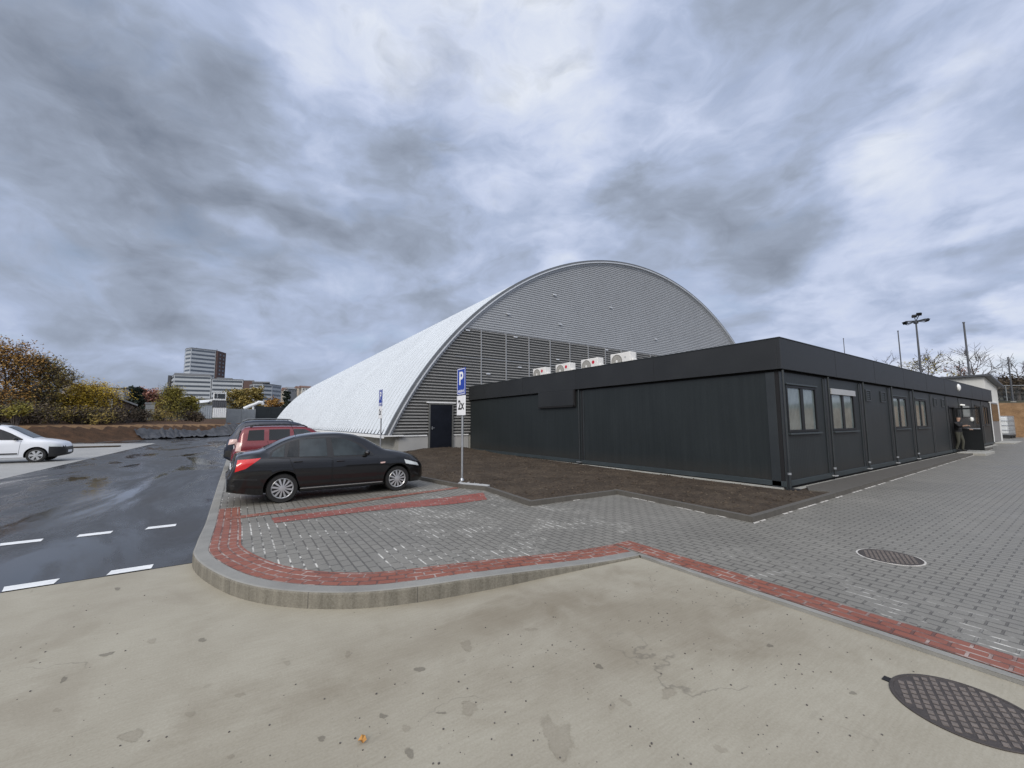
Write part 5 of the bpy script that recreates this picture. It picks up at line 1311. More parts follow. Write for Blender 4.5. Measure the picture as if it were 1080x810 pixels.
T('willow_tree', 'sparse yellow green tree touching the blue grey container', 199, 417, 86, 26, crown='leaf_willow', leaves=1900, leaf=.28, seed=6, limbs=12, twigs=9, base_h=.1, upright=.9, bare=True, group=GL)
T('autumn_tree', 'pinkish red leaved tree left of the willow like tree', 158, 409, 130, 30, crown='leaf_pink', leaves=3500, leaf=.42, seed=7, limbs=13, twigs=8, base_h=.15, group=GL)
T('conifer', 'dark conifer behind the sloping shed roof', 142, 408, 125, 16, crown='leaf_conifer', leaves=4000, leaf=.45, seed=8, limbs=18, twigs=7, shape=2, upright=.0, base_h=.08, group=GL)
T('conifer', 'small dark conifer beside the far end of the white roof', 303, 413, 130, 13, crown='leaf_conifer', leaves=3000, leaf=.45, seed=9, limbs=16, twigs=7, shape=2, upright=.1, base_h=.08)
T('autumn_tree', 'orange bush like tree above the dark fence near the white roof', 288, 419, 135, 24, crown='leaf_orange', leaves=2600, leaf=.42, seed=10, limbs=11, twigs=8, base_h=.1)
T('autumn_tree', 'olive green tree in front of the office wing, right of the site cabin', 248, 410, 200, 30, crown='leaf_olive', leaves=3000, leaf=.65, seed=11, limbs=12, twigs=8, base_h=.1, twig_r=.06)
T('autumn_tree', 'olive brown tree in front of the red brick office block', 268, 408, 190, 26, crown='leaf_olive', leaves=2600, leaf=.65, seed=12, limbs=12, twigs=8, base_h=.1, twig_r=.06)
rb = random.Random(11)
bl = ['low brown scrub at the far left behind the white car', 'brown scrub under the tall orange tree', 'brown scrub with yellow tips behind the white car roof', 'dark scrub below the half bare tree', 'dark scrub left of the golden tree foot', 'thorny brown scrub under the golden tree', 'grey brown scrub right of the golden tree', 'brown scrub before the timber shed', 'dark scrub at the shed corner', 'scrub below the pink tree', 'dark scrub at the willow foot', 'low scrub beside the blue grey container', 'scrub on the crest left of the site cabin']
for i, (px, D, top, wpx) in enumerate([(4, 61, 428, 36), (14, 60, 432, 30), (18, 58, 422, 16), (36, 62, 428, 34), (58, 63, 430, 30), (80, 64, 430, 30), (98, 64, 431, 28), (116, 66, 430, 28), (134, 69, 431, 24), (150, 75, 433, 20), (172, 80, 432, 28), (196, 84, 433, 24), (208, 84, 437, 14)]):
    g_ = on_ground(px, D); bush(bl[i], g_, max(1.0, hgt(px, top - rb.uniform(-1, 5), D, g_)), wpx / 2 * D / FPX, 'leaf_willow' if i == 2 else 'leaf_olive' if i in (4, 6, 10) else 'leaf_brown', i, group='scrub along the earth bank', leaves=1300, leaf=.17)

# wrinkled geotextile sheeting on the bank
b = MB(); A0, A1 = at(150, 458, 60), at(242, 452, 76); nU, nV = 90, 14; V = []
for i in range(nU + 1):
    u = i / nU; fx = -6.6 + (3.2 + 6.6) * u; 
    # foot line between (-8.2,58) and (2.6,70.6)
    bx, by = -8.4 + 10.8 * u, 58.1 + 12.2 * u
    nxn, nyn = -12.2 / math.hypot(10.8, 12.2), 10.8 / math.hypot(10.8, 12.2)
    for j in range(nV + 1):
        v = j / nV; d = -.35 + 4.0 * v - .8 * (1 - u) * v
        x, y = bx + nxn * d + .5 * v * (1 - u) * 2, by + nyn * d
        w = abs(mnoise.noise(Vector((u * 26 - v * 2.2, v * 1.3, 2)))) * .42 + .10 * mnoise.noise(Vector((u * 60 - v * 3, v * 3, 7)))
        V.append((x, y, max(0, tz(x, y)) + .10 + w))
b.mesh(V, [(i * (nV + 1) + j, (i + 1) * (nV + 1) + j, (i + 1) * (nV + 1) + j + 1, i * (nV + 1) + j + 1) for i in range(nU) for j in range(nV)])
tag(b.build('tarpaulin', 'tarp_grey', smooth=True), 'wrinkled dark grey sheeting spread over the earth bank at the end of the road', 'tarpaulin')

# ------------------------------------------------------------------ far buildings
def bands(root, poly, z0, fl, n, depth=.12, mt='office_glass', sides=None, h=.46, off=.05):
    """one ribbon window per storey wrapping the seen sides of a footprint"""
    for k in range(n):
        b = MB(); za, zb = z0 + fl * (k + .34), z0 + fl * (k + .34 + h)
        for i in (sides or range(len(poly))):
            p, q = Vector((*poly[i], 0)), Vector((*poly[(i + 1) % len(poly)], 0)); t_ = (q - p).normalized(); nrm = Vector((t_.y, -t_.x, 0))
            a, c = p + t_ * .5 + nrm * off, q - t_ * .5 + nrm * off; ai, ci = p + t_ * .5 - nrm * .1, q - t_ * .5 - nrm * .1
            b.prism([(a.x, a.y), (c.x, c.y), (ci.x, ci.y), (ai.x, ai.y)], za, zb)
        b.build('window_band', mt, root)
def ccw(P):
    s = sum(P[i][0] * P[(i + 1) % len(P)][1] - P[(i + 1) % len(P)][0] * P[i][1] for i in range(len(P))); return P if s > 0 else P[::-1]
def A2(px, D, py=392): p = at(px, py, D); return (p.x, p.y)
def office(label, pts, ztop, zbot, fl, n, wall='office_white', win=True, roofcap=True, name='office_building', band_n=None, sides=None):
    r = empty(name, (0, 0, 0), 0, label, 'office building'); c = Vector((sum(p[0] for p in pts) / len(pts), sum(p[1] for p in pts) / len(pts), 0)); P = [(p[0] - c.x, p[1] - c.y) for p in pts]; r.location = (c.x, c.y, 0)
    P = ccw(P); b = MB(); b.prism(P, zbot, ztop); b.build('wall', wall, r)
    b = MB(); cx_ = [(x * 1.012, y * 1.012) for x, y in P]; b.prism(cx_, ztop + .01, ztop + .7); b.build('roof', 'office_grey', r)
    if win: bands(r, P, ztop - fl * n, fl, n)
    return r, P
zt = lambda px, py, D: at(px, py, D).z
D0 = 450
zT = zt(210, 369, D0)
tw, P = office('tall white office tower with ribbon windows and a dark brick end, on the skyline', [A2(193.5, D0 + 14), A2(194.5, D0 + 2), A2(200, D0 - 6), A2(226.5, D0 - 2), A2(227.5, D0 + 30), A2(200, D0 + 34)], zT, 10, 3.55, 16)
c0 = tw.location
b = MB(); Q = ccw([A2(227.0, D0 - 3), A2(228.6, D0 - 3), A2(237.3, D0 + 8), A2(235.5, D0 + 38), A2(227.6, D0 + 32)]); b.prism([(x - c0.x, y - c0.y) for x, y in Q], 10, zt(230, 370.5, D0)); bk = b.build('brick_wing', 'office_brick', tw)
Q2 = [(x - c0.x, y - c0.y) for x, y in Q]; fl = 3.55
for k in range(12):
    p, q = Vector((*A2(228.9, D0 - 2.6), 0)) - c0, Vector((*A2(237.1, D0 + 7.7), 0)) - c0; t_ = (q - p).normalized(); nr = Vector((t_.y, -t_.x, 0)); nr = nr if nr.dot(-p - c0) > 0 else -nr
    b = MB(); z = zt(230, 372, D0) - fl * (k + 1)
    for f in (.18, .62):
        a, c = p + (q - p) * f + nr * .12, p + (q - p) * (f + .2) + nr * .12; b.prism(ccw([(a.x, a.y), (c.x, c.y), ((c - nr * .3).x, (c - nr * .3).y), ((a - nr * .3).x, (a - nr * .3).y)]), z + .9, z + 2.5)
    b.build('window', 'office_glass', bk)
b = MB(); 
for px in (205.5, 227.3): 
    p = Vector((*A2(px, D0 + 12), 0)) - c0; b.tube([(p.x, p.y, zT), (p.x, p.y, zT + 3.5)], .35, 6)
b.build('aerial', 'mast_steel', tw)
# podium wings
w1, P = office('white office wing with ribbon windows left of the tower foot', [A2(180.5, 452), A2(184, 430), A2(223.5, 424), A2(224.5, 470)], zt(200, 396.5, 430), 8, 3.6, 8)
c1 = w1.location; b = MB(); p = Vector((*A2(179.4, 446), 0)) - c1; b.box((p.x - 1, p.y - 1, 5), (p.x + 1, p.y + 1, zt(179, 396, 446))); b.build('chimney', 'mast_steel', w1)
b = MB(); Q = ccw([A2(184, 445), A2(222, 440), A2(222, 460), A2(186, 462)]); b.prism([(x - c1.x, y - c1.y) for x, y in Q], zt(200, 396, 430), zt(200, 393.5, 440)); b.build('roof_storey', 'office_grey', w1)
w2, P = office('white office wing with ribbon windows right of the tower foot', [A2(224.2, 424), A2(257, 420), A2(258.5, 450), A2(226, 455)], zt(240, 400.5, 422), 8, 3.6, 7)
c1 = w2.location; b = MB(); Q = ccw([A2(229, 430), A2(246, 428), A2(246, 445), A2(230, 446)]); b.prism([(x - c1.x, y - c1.y) for x, y in Q], zt(240, 400.5, 422), zt(240, 398.8, 430)); b.build('roof_storey', 'office_grey', w2)
w3, P = office('dark red brick office block between the two white wings', [A2(257.6, 418), A2(268.5, 415), A2(270, 440), A2(259, 444)], zt(262, 402, 418), 8, 3.6, 6, wall='office_brick', win=False)
pts = [A2(263, 420), A2(268.2, 402), A2(278, 399), A2(288, 402), A2(297.5, 412), A2(297, 432), A2(266, 440)]
w4, P = office('low curved white office building with a flat roof canopy, nearest the hall roof', pts, zt(285, 406, 402), 6, 3.5, 6)
c1 = w4.location; b = MB(); Q = ccw([A2(266.5, 404), A2(285, 400), A2(285.5, 416), A2(267, 420)]); b.prism([(x - c1.x, y - c1.y) for x, y in Q], zt(275, 403.6, 402) , zt(275, 402.4, 402)); b.build('roof_canopy', 'office_grey', w4)
b = MB(); 
for px in (268, 276, 284):
    p = Vector((*A2(px, 408), 0)) - c1; b.tube([(p.x, p.y, zt(285, 406, 402)), (p.x, p.y, zt(275, 403.5, 402))], .4, 6)
b.build('canopy_post', 'office_grey', w4)
# town on the far ridge
rt = random.Random(5)
hl = ['pale house on the far ridge, nearest the curved office', 'rust roofed house on the far ridge above the dark conifer', 'long pale block on the far ridge', 'cream house with red roof on the far ridge', 'pale gabled house on the far ridge touching the white roof', 'small rust roofed house lowest on the far ridge', 'small grey house on the far ridge slope']
for i, (px, py, w, hh, wl, rf) in enumerate([(299, 410, 12, 7, 'cream_wall', 'roof_rust'), (304.5, 409, 13, 7, 'render_white', 'roof_rust'), (311, 408.5, 20, 7, 'office_grey', 'roof_grey'), (317, 407.5, 11, 7, 'cream_wall', 'roof_rust'), (322, 407, 12, 7, 'render_white', 'roof_rust'), (308, 414, 12, 6, 'cream_wall', 'roof_rust'), (313.5, 415, 12, 6, 'office_grey', 'roof_grey')]):
    D = 560; p = at(px, py, D); r = empty('house', (p.x, p.y, p.z - hh), math.radians(rt.uniform(-20, 30)), hl[i], 'house')
    b = MB(); b.box((-w / 2, -5, -14), (w / 2, 5, hh * .62)); b.build('wall', wl, r)
    b = MB(); e = .6; z0, z1 = hh * .62, hh; b.mesh([(-w / 2 - e, -5 - e, z0), (w / 2 + e, -5 - e, z0), (w / 2 + e, 5 + e, z0), (-w / 2 - e, 5 + e, z0), (-w / 2 - e, 0, z1), (w / 2 + e, 0, z1)], [(0, 1, 5, 4), (2, 3, 4, 5), (0, 4, 3), (1, 2, 5), (3, 2, 1, 0)]); b.build('roof', rf, r)
    for k in range(int(w // 3.4)):
        b = MB(); x = -w / 2 + 1.4 + 3.4 * k; b.box((x, -5.08, 1.2), (x + 1.3, -4.95, 2.8)); b.build('window', 'office_glass', r)
# houses and sheds among the left trees
def shed(name, label, px0, px1, D, ye0, ye1, wall, roof, depth=8, cat='shed', overhang=.4, windows=0, gable=False):
    p0, p1 = at(px0, 444, D), at(px1, 444, D); t_ = Vector((p1.x - p0.x, p1.y - p0.y, 0)); Lw = t_.length; ang = math.atan2(t_.y, t_.x); z0 = tz(p0.x, p0.y) - .5
    r = empty(name, (p0.x, p0.y, z0), ang, label, cat); h0, h1 = at(px0, ye0, D).z - z0, at(px1, ye1, D).z - z0
    b = MB(); b.mesh([(0, 0, 0), (Lw, 0, 0), (Lw, depth, 0), (0, depth, 0), (0, 0, h0), (Lw, 0, h1), (Lw, depth, h1), (0, depth, h0)], [(3, 2, 1, 0), (4, 5, 6, 7), (0, 1, 5, 4), (1, 2, 6, 5), (2, 3, 7, 6), (3, 0, 4, 7)]); b.build('wall', wall, r)
    b = MB(); s = (h1 - h0) / Lw; e = overhang
    if not gable: V = [(-e, -e, h0 - s * e + .02), (Lw + e, -e, h1 + s * e + .02), (Lw + e, depth + e, h1 + s * e + .02), (-e, depth + e, h0 - s * e + .02)]; V += [(x, y, z + .22) for x, y, z in V]; b.mesh(V, [(3, 2, 1, 0), (4, 5, 6, 7), (0, 1, 5, 4), (1, 2, 6, 5), (2, 3, 7, 6), (3, 0, 4, 7)])
    b.build('roof', roof, r)
    for k in range(windows):
        b = MB(); x = Lw * (k + .5) / windows; b.box((x - .5, -.06, h1 * .45), (x + .5, .02, h1 * .75)); b.build('window', 'office_glass', r)
    return r
shed('shed', 'brown timber shed with a grey sloping roof beside the golden tree', 117, 139.5, 74, 419, 427, 'timber_brown', 'roof_grey', windows=2)
shed('house', 'cream house with a dark sloping roof rising between the left trees', 62, 84, 92, 401, 409.5, 'cream_wall', 'roof_rust', depth=10, cat='house', windows=3)
shed('flat_roofed_building', 'pale blue white building with a flat roof beyond the golden tree', 113, 128, 210, 409.5, 409.5, 'office_white', 'office_grey', depth=14, cat='building', windows=0)
shed('flat_roofed_building', 'grey building with a flat roof just left of the dark conifer', 128.6, 140, 190, 409, 409, 'office_grey', 'roof_grey', depth=14, cat='building', windows=2)
shed('garden_wall', 'pale greenish low building at the crest below the pink tree', 152, 162, 92, 426, 426, 'fence_grey', 'roof_grey', depth=4, cat='shed', overhang=.1)
# site cabins
def cabin(name, label, px0, px1, D, yt, yb, mt, cat='cabin', depth=2.4, win=False, top='roof_grey', roof=True):
    p0, p1 = at(px0, yb, D), at(px1, yb, D); t_ = Vector((p1.x - p0.x, p1.y - p0.y, 0)); Lw = t_.length
    r = empty(name, p0, math.atan2(t_.y, t_.x), label, cat); H = at(px0, yt, D).z - p0.z
    b = MB(); n = max(6, int(Lw / .3)); 
    V = []; k = 0
    prof = []
    for i in range(n): x = Lw * i / n; s = Lw / n; prof += [(x, 0), (x + s * .4, 0), (x + s * .5, -.05), (x + s * .9, -.05)]
    prof.append((Lw, 0)); poly = prof + [(Lw, depth), (0, depth)]; b.prism(poly, .02, H - .06); b.build('wall', mt, r)
    if roof: b = MB(); b.box((-.06, -.1, H - .058), (Lw + .06, depth + .06, H)); b.build('roof', top, r)
    if win:
        for (a, c) in ((.10, .30), (.36, .92)):
            b = MB(); b.box((Lw * a, -.10, H * .22), (Lw * c, -.052, H * .80)); b.build('window', 'pane_dark', r)
    return r
Dc = 96
cabin('site_container', 'blue grey steel container standing left of the white stacked cabins', 208.5, 223.2, Dc, 427, 441.5, 'container_blue')
cabin('site_container', 'lowest white steel container under the dark one', 223.8, 238.2, Dc, 429.3, 440.5, 'cabin_white', top='mast_steel')
cabin('site_container', 'dark grey band container between the white container and the windowed cabin', 223.6, 238.8, Dc, 422.2, 429.2, 'mast_steel', top='mast_steel')
cabin('site_cabin', 'white cabin with two dark windows on top of the stacked containers', 224.4, 238.4, Dc, 413.3, 422.1, 'cabin_white', win=True, top='cabin_white')
# a white tilted load on the blue container
p = at(215, 426, Dc + 1); r = empty('container_cover', p, .3, 'rounded white thing resting on the roof of the blue grey container', 'cover')
b = MB(); n = 12
V = []
for i in range(n + 1):
    u = i / n * 2 - 1; w = .62 * max(.04, (1 - abs(u) ** 2.2)); x = u * 1.55
    V += [(x, -w, .25 + .25 * u), (x, -w * .7, .55 + .25 * u), (x, 0, .75 + .2 * u), (x, w * .7, .55 + .25 * u), (x, w, .25 + .25 * u)]
b.mesh(V, [(i * 5 + j, (i + 1) * 5 + j, (i + 1) * 5 + j + 1, i * 5 + j + 1) for i in range(n) for j in range(4)]); b.build('shell', 'cabin_white', r, smooth=True)
b = MB(); b.box((-1.0, -.5, .02), (-.8, .5, .3)); b.box((.7, -.5, .02), (.9, .5, .5)); b.build('chock', 'mast_steel', r)
# excavator with a white boom behind the fence
p = at(262, 440, 110); g0 = Vector((p.x, p.y, tz(p.x, p.y))); zz = lambda px, py: at(px, py, 110)
r = empty('excavator', g0, 0, 'machine with a long white jointed boom behind the grey fence', 'excavator')
loc = lambda v: v - g0
b = MB(); b.tube([loc(zz(257, 431)), loc(zz(263, 428.5)), loc(zz(269, 426.4)), loc(zz(273, 424.4)), loc(zz(276.5, 424.6)), loc(zz(277.6, 427))], [.35, .38, .36, .4, .42, .3], 8); b.build('boom', 'cabin_white', r, smooth=True)
b = MB(); b.tube([loc(zz(267, 427.2)), loc(zz(267.2, 437))], .22, 8); b.build('stay', 'cabin_white', r)
q = loc(zz(259, 434)); b = MB(); b.box((q.x - 1.6, q.y - .9, .55), (q.x + 1.6, q.y + .9, q.z + .5)); b.build('cab', 'container_blue', r, bevel=.15)
b = MB(); b.tube([(q.x - 1.6, q.y - .8, .3), (q.x + 1.6, q.y - .8, .3)], .3, 10); b.tube([(q.x - 1.6, q.y + .8, .3), (q.x + 1.6, q.y + .8, .3)], .3, 10); b.build('track', 'mast_steel', r)
# fences at the end of the site
def fence(label, px0, px1, D0_, D1_, yt, mt, step=2.5, depth=.06):
    p0, p1 = at(px0, 444, D0_), at(px1, 444, D1_); t_ = Vector((p1.x - p0.x, p1.y - p0.y, 0)); Lw = t_.length
    z0 = tz((p0.x + p1.x) / 2, (p0.y + p1.y) / 2) - .2; r = empty('fence', (p0.x, p0.y, z0), math.atan2(t_.y, t_.x), label, 'fence'); H = at((px0 + px1) / 2, yt, (D0_ + D1_) / 2).z - z0
    n = max(2, int(Lw / step)); b = MB()
    for i in range(n): b.box((Lw * i / n + .07, -depth / 2, .15), (Lw * (i + 1) / n - .07, depth / 2, H)); 
    for i in range(n): b.box((Lw * i / n + .07, -depth / 2 - .02, H * .5), (Lw * (i + 1) / n - .07, -depth / 2 - .002, H * .5 + .1))
    b.build('fence_panel', mt, r)
    for i in range(n + 1):
        b = MB(); b.box((Lw * i / n - .06, -.08, 0), (Lw * i / n + .06, .08, H + .08)); b.build('post', mt, r)
fence('pale grey board fence right of the stacked white containers', 238.8, 268.5, 100, 104, 431.5, 'fence_grey')
fence('dark fence running up to the far end of the white roof', 268.5, 300, 112, 116, 429, 'fence_dark')

# ------------------------------------------------------------------ right side: annex, tank, bank, masts, trees
an = empty('annex_building', (45.4, 4.85, 0), 0, 'small white rendered building with a dark sloping roof at the end of the container block', 'building')
b = MB(); Xa, Xb, Ya, Yb, Zl, Zr = 0, 5.7, 0, 9.0, 4.92, 4.42
def slab(b, x0, x1, y0, y1, z0, z1a, z1b): b.mesh([(x0, y0, z0), (x1, y0, z0), (x1, y1, z0), (x0, y1, z0), (x0, y0, z1a), (x1, y0, z1b), (x1, y1, z1b), (x0, y1, z1a)], [(3, 2, 1, 0), (4, 5, 6, 7), (0, 1, 5, 4), (1, 2, 6, 5), (2, 3, 7, 6), (3, 0, 4, 7)])
slab(b, Xa, Xb, Ya, Yb, -.1, Zl, Zr); b.build('wall', 'render_white', an)
b = MB(); V = [(-.30, -.35, Zl + .03), (Xb + .35, -.35, Zr - .03), (Xb + .35, Yb, Zr - .03), (-.30, Yb, Zl + .03)]; V += [(x, y, z + .14) for x, y, z in V]; b.mesh(V, [(3, 2, 1, 0), (4, 5, 6, 7), (0, 1, 5, 4), (1, 2, 6, 5), (2, 3, 7, 6), (3, 0, 4, 7)]); b.build('roof', 'mast_steel', an)
b = MB(); b.box((.9, -.05, .12), (4.4, -.002, 3.05)); dr = b.build('door', 'door_grey', an)
b = MB(); b.box((1.05, -.075, 1.65), (4.25, -.051, 2.95)); b.build('pane', 'pane_dark', dr)
b = MB(); b.box((.75, -.07, .12), (.899, -.002, 3.15)); b.box((4.401, -.07, .12), (4.55, -.002, 3.15)); b.box((.9, -.07, 3.051), (4.4, -.002, 3.15)); b.build('door_frame', 'white_trim', dr)
b = MB(); b.box((.3, -1.0, -.05), (5.2, -.08, .09)); b.build('step', 'plinth_concrete', an)
# IBC tank
tk = empty('liquid_tank', (60.4, 5.75, .0), math.radians(-4), 'white plastic liquid tank in a wire cage on a dark pallet, before the earth bank', 'tank')
b = MB(); b.box((-1.15, -.6, .42), (1.15, .6, 2.05)); b.build('tank', 'ibc_plastic', tk, bevel=.12)
b = MB()
for i in range(9):
    x = -1.2 + 2.4 * i / 8; b.tube([(x, -.64, .36), (x, -.64, 2.1)], .02, 6); b.tube([(x, .64, .36), (x, .64, 2.1)], .02, 6)
for z in (.4, .82, 1.25, 1.68, 2.1):
    b.tube([(-1.2, -.64, z), (1.2, -.64, z), (1.2, .64, z), (-1.2, .64, z), (-1.2, -.64, z)], .022, 6)
b.build('cage', 'galvanised', tk)
b = MB(); b.box((-1.22, -.65, .22), (1.22, .65, .355))
for x in (-1.05, 0, 1.05): b.box((x - .15, -.63, .0), (x + .15, .63, .218))
b.build('pallet', 'pallet', tk)
b = MB(); b.lathe([(.25, 2.05), (.25, 2.12), (.0001, 2.13)], (0, 0, 0), 'z', 20); b.build('lid', 'pallet', tk)
# fence of netting posts on the bank, light mast and tall net poles
def pole(label, px, py, D, r_=.09):
    p = at(px, py, D); z0 = tz(p.x, p.y) - .2; r = empty('net_pole', (p.x, p.y, z0), 0, label, 'pole', 'tall poles behind the container building'); H = p.z - z0
    b = MB(); b.tube([(0, 0, 0), (0, 0, H * .5), (0, 0, H)], [r_ * 1.15, r_, r_ * .8], 8); b.build('shaft', 'mast_steel', r, smooth=True)
    b = MB(); b.lathe([(r_ * 1.1, H - .08), (r_ * 1.1, H + .03), (.0001, H + .05)], (0, 0, 0), 'z', 10); b.build('cap', 'mast_steel', r)
    b = MB(); b.box((-.2, -.2, .1), (.2, .2, .28)); b.build('foot', 'plinth_concrete', r)
pole('short thin grey pole left of all others behind the fascia', 889.5, 357, 62, .045)
pole('thin grey pole just left of the floodlight mast', 947, 349, 62, .06)
pole('tallest thick grey pole, right of the floodlight mast', 1016.3, 340, 62, .09)
pole('short thin pole between the tall pole and the floodlight mast', 1014 - 2.4, 381, 75, .05)
pole('grey pole at the far right, standing on the bank beside the white annex', 1063, 377, 74, .075)
p = at(966, 340, 66); z0 = tz(p.x, p.y) - .2; ms = empty('floodlight_mast', (p.x, p.y, z0), 0, 'tall steel mast with a crown of four dark floodlights', 'floodlight mast'); H = p.z - z0
b = MB(); b.tube([(0, 0, 0), (0, 0, H * .5), (0, 0, H + .1)], [.15, .11, .075], 12); b.build('shaft', 'mast_steel', ms, smooth=True)
fr = Vector((CX.z, CY.z, 0)).normalized(); rt_ = Vector((CX.x, CY.x, 0)).normalized()
b = MB(); b.tube([rt_ * -1.2 + Vector((0, 0, H + .1)), rt_ * 1.25 + Vector((0, 0, H + .25))], .07, 8); b.tube([fr * -1.1 + Vector((0, 0, H + .12)), fr * 1.1 + Vector((0, 0, H + .12))], .07, 8); b.lathe([(.2, H - .15), (.24, H + .05), (.2, H + .2)], (0, 0, 0), 'z', 12); b.build('crossarm', 'mast_steel', ms)
for v, dz, ang in ((rt_ * -1.25, -.05, .5), (rt_ * 1.3, .30, -.5), (fr * -.9 + rt_ * -.5, .75, .2), (fr * .9 + rt_ * .8, 1.0, -.8)):
    Mx = Matrix.Translation(v + Vector((0, 0, H + dz))) @ Matrix.Rotation(math.atan2(v.y, v.x), 4, 'Z') @ Matrix.Rotation(.55, 4, 'Y')
    b = MB(); b.box((-.09, -.20, -.14), (.09, .20, .14), 0, Mx); b.box((.091, -.23, -.17), (.12, .23, .17), 0, Mx); fl_ = b.build('floodlight', 'frame_anthracite', ms)
    b = MB(); b.tube([Vector((0, 0, H + .12)), v * .8 + Vector((0, 0, H + dz - .25)), v + Vector((0, 0, H + dz - .2))], .045, 6); b.build('bracket', 'mast_steel', fl_)
GR = 'bare trees behind the container building'
T('bare_tree', 'bare tree with a few yellow leaves right of the floodlight mast', 984, 369, 72, 42, crown='leaf_willow', leaves=420, leaf=.2, seed=21, limbs=13, twigs=8, bare=True, group=GR, trunk='bare_twig', twig_r=.022, trunk_r=.14, base_h=.35)
T('bare_tree', 'leafless spreading tree just right of the tallest pole', 1036, 362, 76, 48, crown=None, leaves=0, seed=22, limbs=10, twigs=6, bare=True, group=GR, trunk='bare_twig', twig_r=.024, trunk_r=.16, base_h=.4, upright=.7)
T('bare_tree', 'small bare reddish tree below the tallest pole, over the annex roof', 1021, 383, 80, 26, crown='leaf_pink', leaves=260, leaf=.2, seed=23, limbs=10, twigs=6, bare=True, group=GR, trunk='bare_twig', twig_r=.02, trunk_r=.12)
T('bare_tree', 'faint bare tree left of the floodlight mast, low over the fascia', 940, 372, 84, 30, crown=None, leaves=0, seed=24, limbs=9, twigs=5, bare=True, group=GR, trunk='bare_twig', twig_r=.016, trunk_r=.1)
T('bare_tree', 'bare tree at the right picture edge behind the far right pole', 1078, 372, 82, 40, crown=None, leaves=0, seed=25, limbs=10, twigs=7, bare=True, group=GR, trunk='bare_twig', twig_r=.022, trunk_r=.15)
for i, (px, D, top, wpx, l) in enumerate([(1052, 86, 399, 26, 'dark scrub on the bank crest right of the annex roof'), (1066, 84, 396, 24, 'grey brown scrub on the bank crest behind the far right pole'), (1080, 84, 397, 26, 'grey brown scrub on the bank crest at the right picture edge')]):
    g_ = on_ground(px, D); bush(l, g_, max(1.5, hgt(px, top, D, g_)), wpx / 2 * D / FPX, 'leaf_brown', 40 + i, group='scrub on the right bank', leaves=2600, leaf=.3)
p0, p1 = at(1040, 420, 78), at(1110, 420, 84); t_ = Vector((p1.x - p0.x, p1.y - p0.y, 0)); z0 = tz(p0.x, p0.y) - .3
r = empty('mesh_fence', (p0.x, p0.y, z0), math.atan2(t_.y, t_.x), 'thin grey wire fence with a pale top rail along the bank crest', 'fence'); Lw = t_.length
b = MB()
for k in range(12): b.tube([(0, 0, .3 + .16 * k), (Lw, 0, .3 + .16 * k)], .012, 4)
b.build('wire', 'fence_grey', r)
b = MB(); b.tube([(0, 0, 2.3), (Lw, 0, 2.3)], .06, 6); b.build('top_rail', 'fence_grey', r)
for k in range(int(Lw / 2.5) + 1):
    b = MB(); b.tube([(2.5 * k, 0, 0), (2.5 * k, 0, 2.35)], .045, 6); b.build('post', 'fence_grey', r)

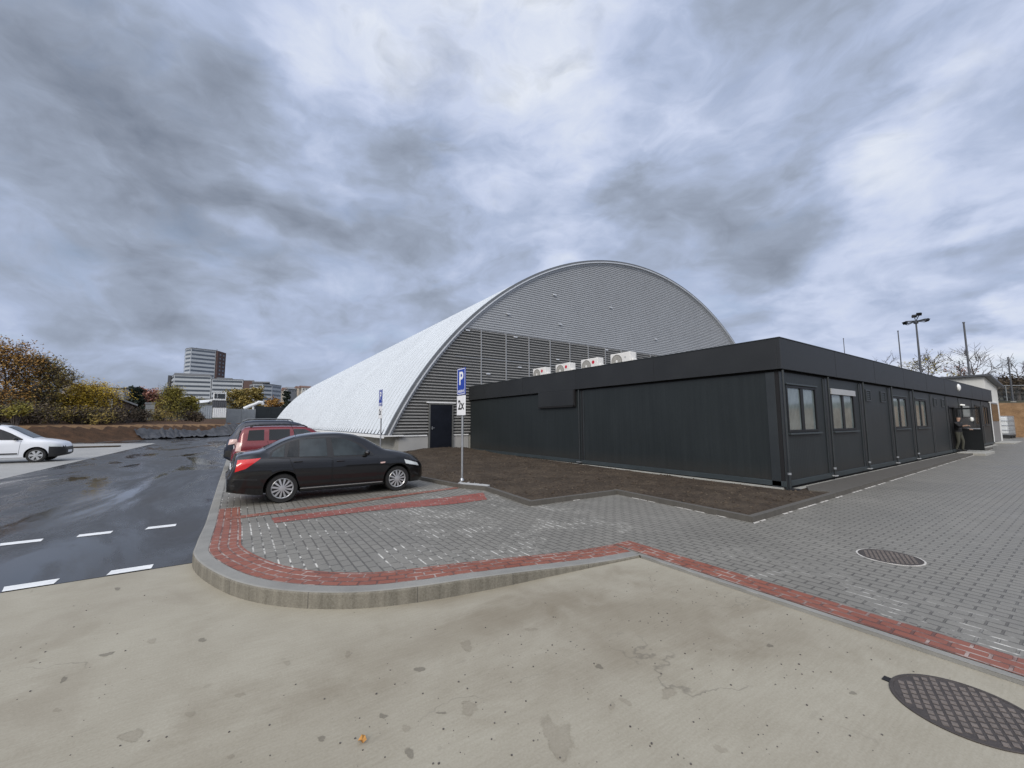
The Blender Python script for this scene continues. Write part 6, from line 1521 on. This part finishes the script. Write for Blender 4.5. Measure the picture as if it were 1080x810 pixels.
# ------------------------------------------------------------------ person in the entrance
def person(loc, rz):
    r = empty('person', loc, rz, 'person in a black jacket and olive trousers stepping out of the entrance door', 'person')
    J = {'pel': (0, 0, .95), 'waist': (0, 0, 1.08), 'chest': (.02, 0, 1.33), 'neck': (.02, 0, 1.50), 'head0': (.035, 0, 1.58), 'head': (.05, 0, 1.68), 'top': (.04, 0, 1.77),
         'hl': (0, .10, .90), 'kl': (.10, .11, .50), 'al': (.04, .11, .09), 'tl': (.20, .12, .035), 'hr': (0, -.10, .90), 'kr': (.02, -.11, .49), 'ar': (-.10, -.11, .09), 'tr': (.06, -.12, .035),
         'sl': (.02, .19, 1.42), 'el': (.08, .27, 1.15), 'wl': (.28, .24, 1.10), 'dl': (.37, .23, 1.12), 'sr': (.02, -.19, 1.42), 'er': (.20, -.30, 1.24), 'wr': (.42, -.32, 1.30), 'dr': (.51, -.32, 1.31)}
    Rd = {'pel': .145, 'waist': .135, 'chest': .15, 'neck': .06, 'head0': .07, 'head': .10, 'top': .07, 'hl': .10, 'kl': .065, 'al': .05, 'tl': .04, 'hr': .10, 'kr': .065, 'ar': .05, 'tr': .04, 'sl': .075, 'el': .055, 'wl': .042, 'dl': .04, 'sr': .075, 'er': .055, 'wr': .042, 'dr': .04}
    E = [('pel', 'waist'), ('waist', 'chest'), ('chest', 'neck'), ('neck', 'head0'), ('head0', 'head'), ('head', 'top'), ('pel', 'hl'), ('hl', 'kl'), ('kl', 'al'), ('al', 'tl'), ('pel', 'hr'), ('hr', 'kr'), ('kr', 'ar'), ('ar', 'tr'), ('chest', 'sl'), ('sl', 'el'), ('el', 'wl'), ('wl', 'dl'), ('chest', 'sr'), ('sr', 'er'), ('er', 'wr'), ('wr', 'dr')]
    K = list(J); me = bpy.data.meshes.new('body'); me.from_pydata([J[k] for k in K], [(K.index(a), K.index(c)) for a, c in E], [])
    o = bpy.data.objects.new('body', me); COL.objects.link(o)
    sk = o.modifiers.new('skin', 'SKIN'); lay = me.skin_vertices[0] if me.skin_vertices else None
    if lay is None: 
        bm = bmesh.new(); bm.from_mesh(me); bm.verts.layers.skin.verify(); bm.to_mesh(me); bm.free(); lay = me.skin_vertices[0]
    for i, k in enumerate(K): lay.data[i].radius = (Rd[k], Rd[k])
    lay.data[0].use_root = True
    ss = o.modifiers.new('s', 'SUBSURF'); ss.levels = 2
    dg = bpy.context.evaluated_depsgraph_get(); dg.update(); m2 = bpy.data.meshes.new_from_object(o.evaluated_get(dg)); bpy.data.objects.remove(o)
    m2.name = 'body'; m2.materials.clear()
    for x in ('skin', 'jacket_black', 'trousers_olive', 'hair_dark'): m2.materials.append(MATS[x])
    for p in m2.polygons:
        c = p.center; hand = c.x > .33
        p.material_index = 0 if (hand and 1.0 < c.z < 1.4) else 2 if .10 < c.z < .98 else 1 if c.z <= .10 or c.z < 1.52 else (3 if (c.z > 1.70 or c.x < .02) else 0); p.use_smooth = True
    o = bpy.data.objects.new('body', m2); COL.objects.link(o); o.parent = r
    # fingers of both hands
    for nm, sx in (('dl', 1), ('dr', -1)):
        b = MB(); q = Vector(J[nm])
        for k in range(4): b.tube([q + Vector((.0, (k - 1.5) * .02, 0)), q + Vector((.05, (k - 1.5) * .022, -.005)), q + Vector((.08 - .008 * abs(k - 1.5), (k - 1.5) * .022, -.035))], [.011, .009, .007], 6)
        b.tube([q + Vector((-.02, sx * -.03, .0)), q + Vector((.02, sx * -.06, -.01)), q + Vector((.045, sx * -.055, -.03))], [.012, .01, .008], 6)
        b.build('hand', 'skin', r, smooth=True)
    return r
person((30.55, 4.33, .145), math.radians(-105))
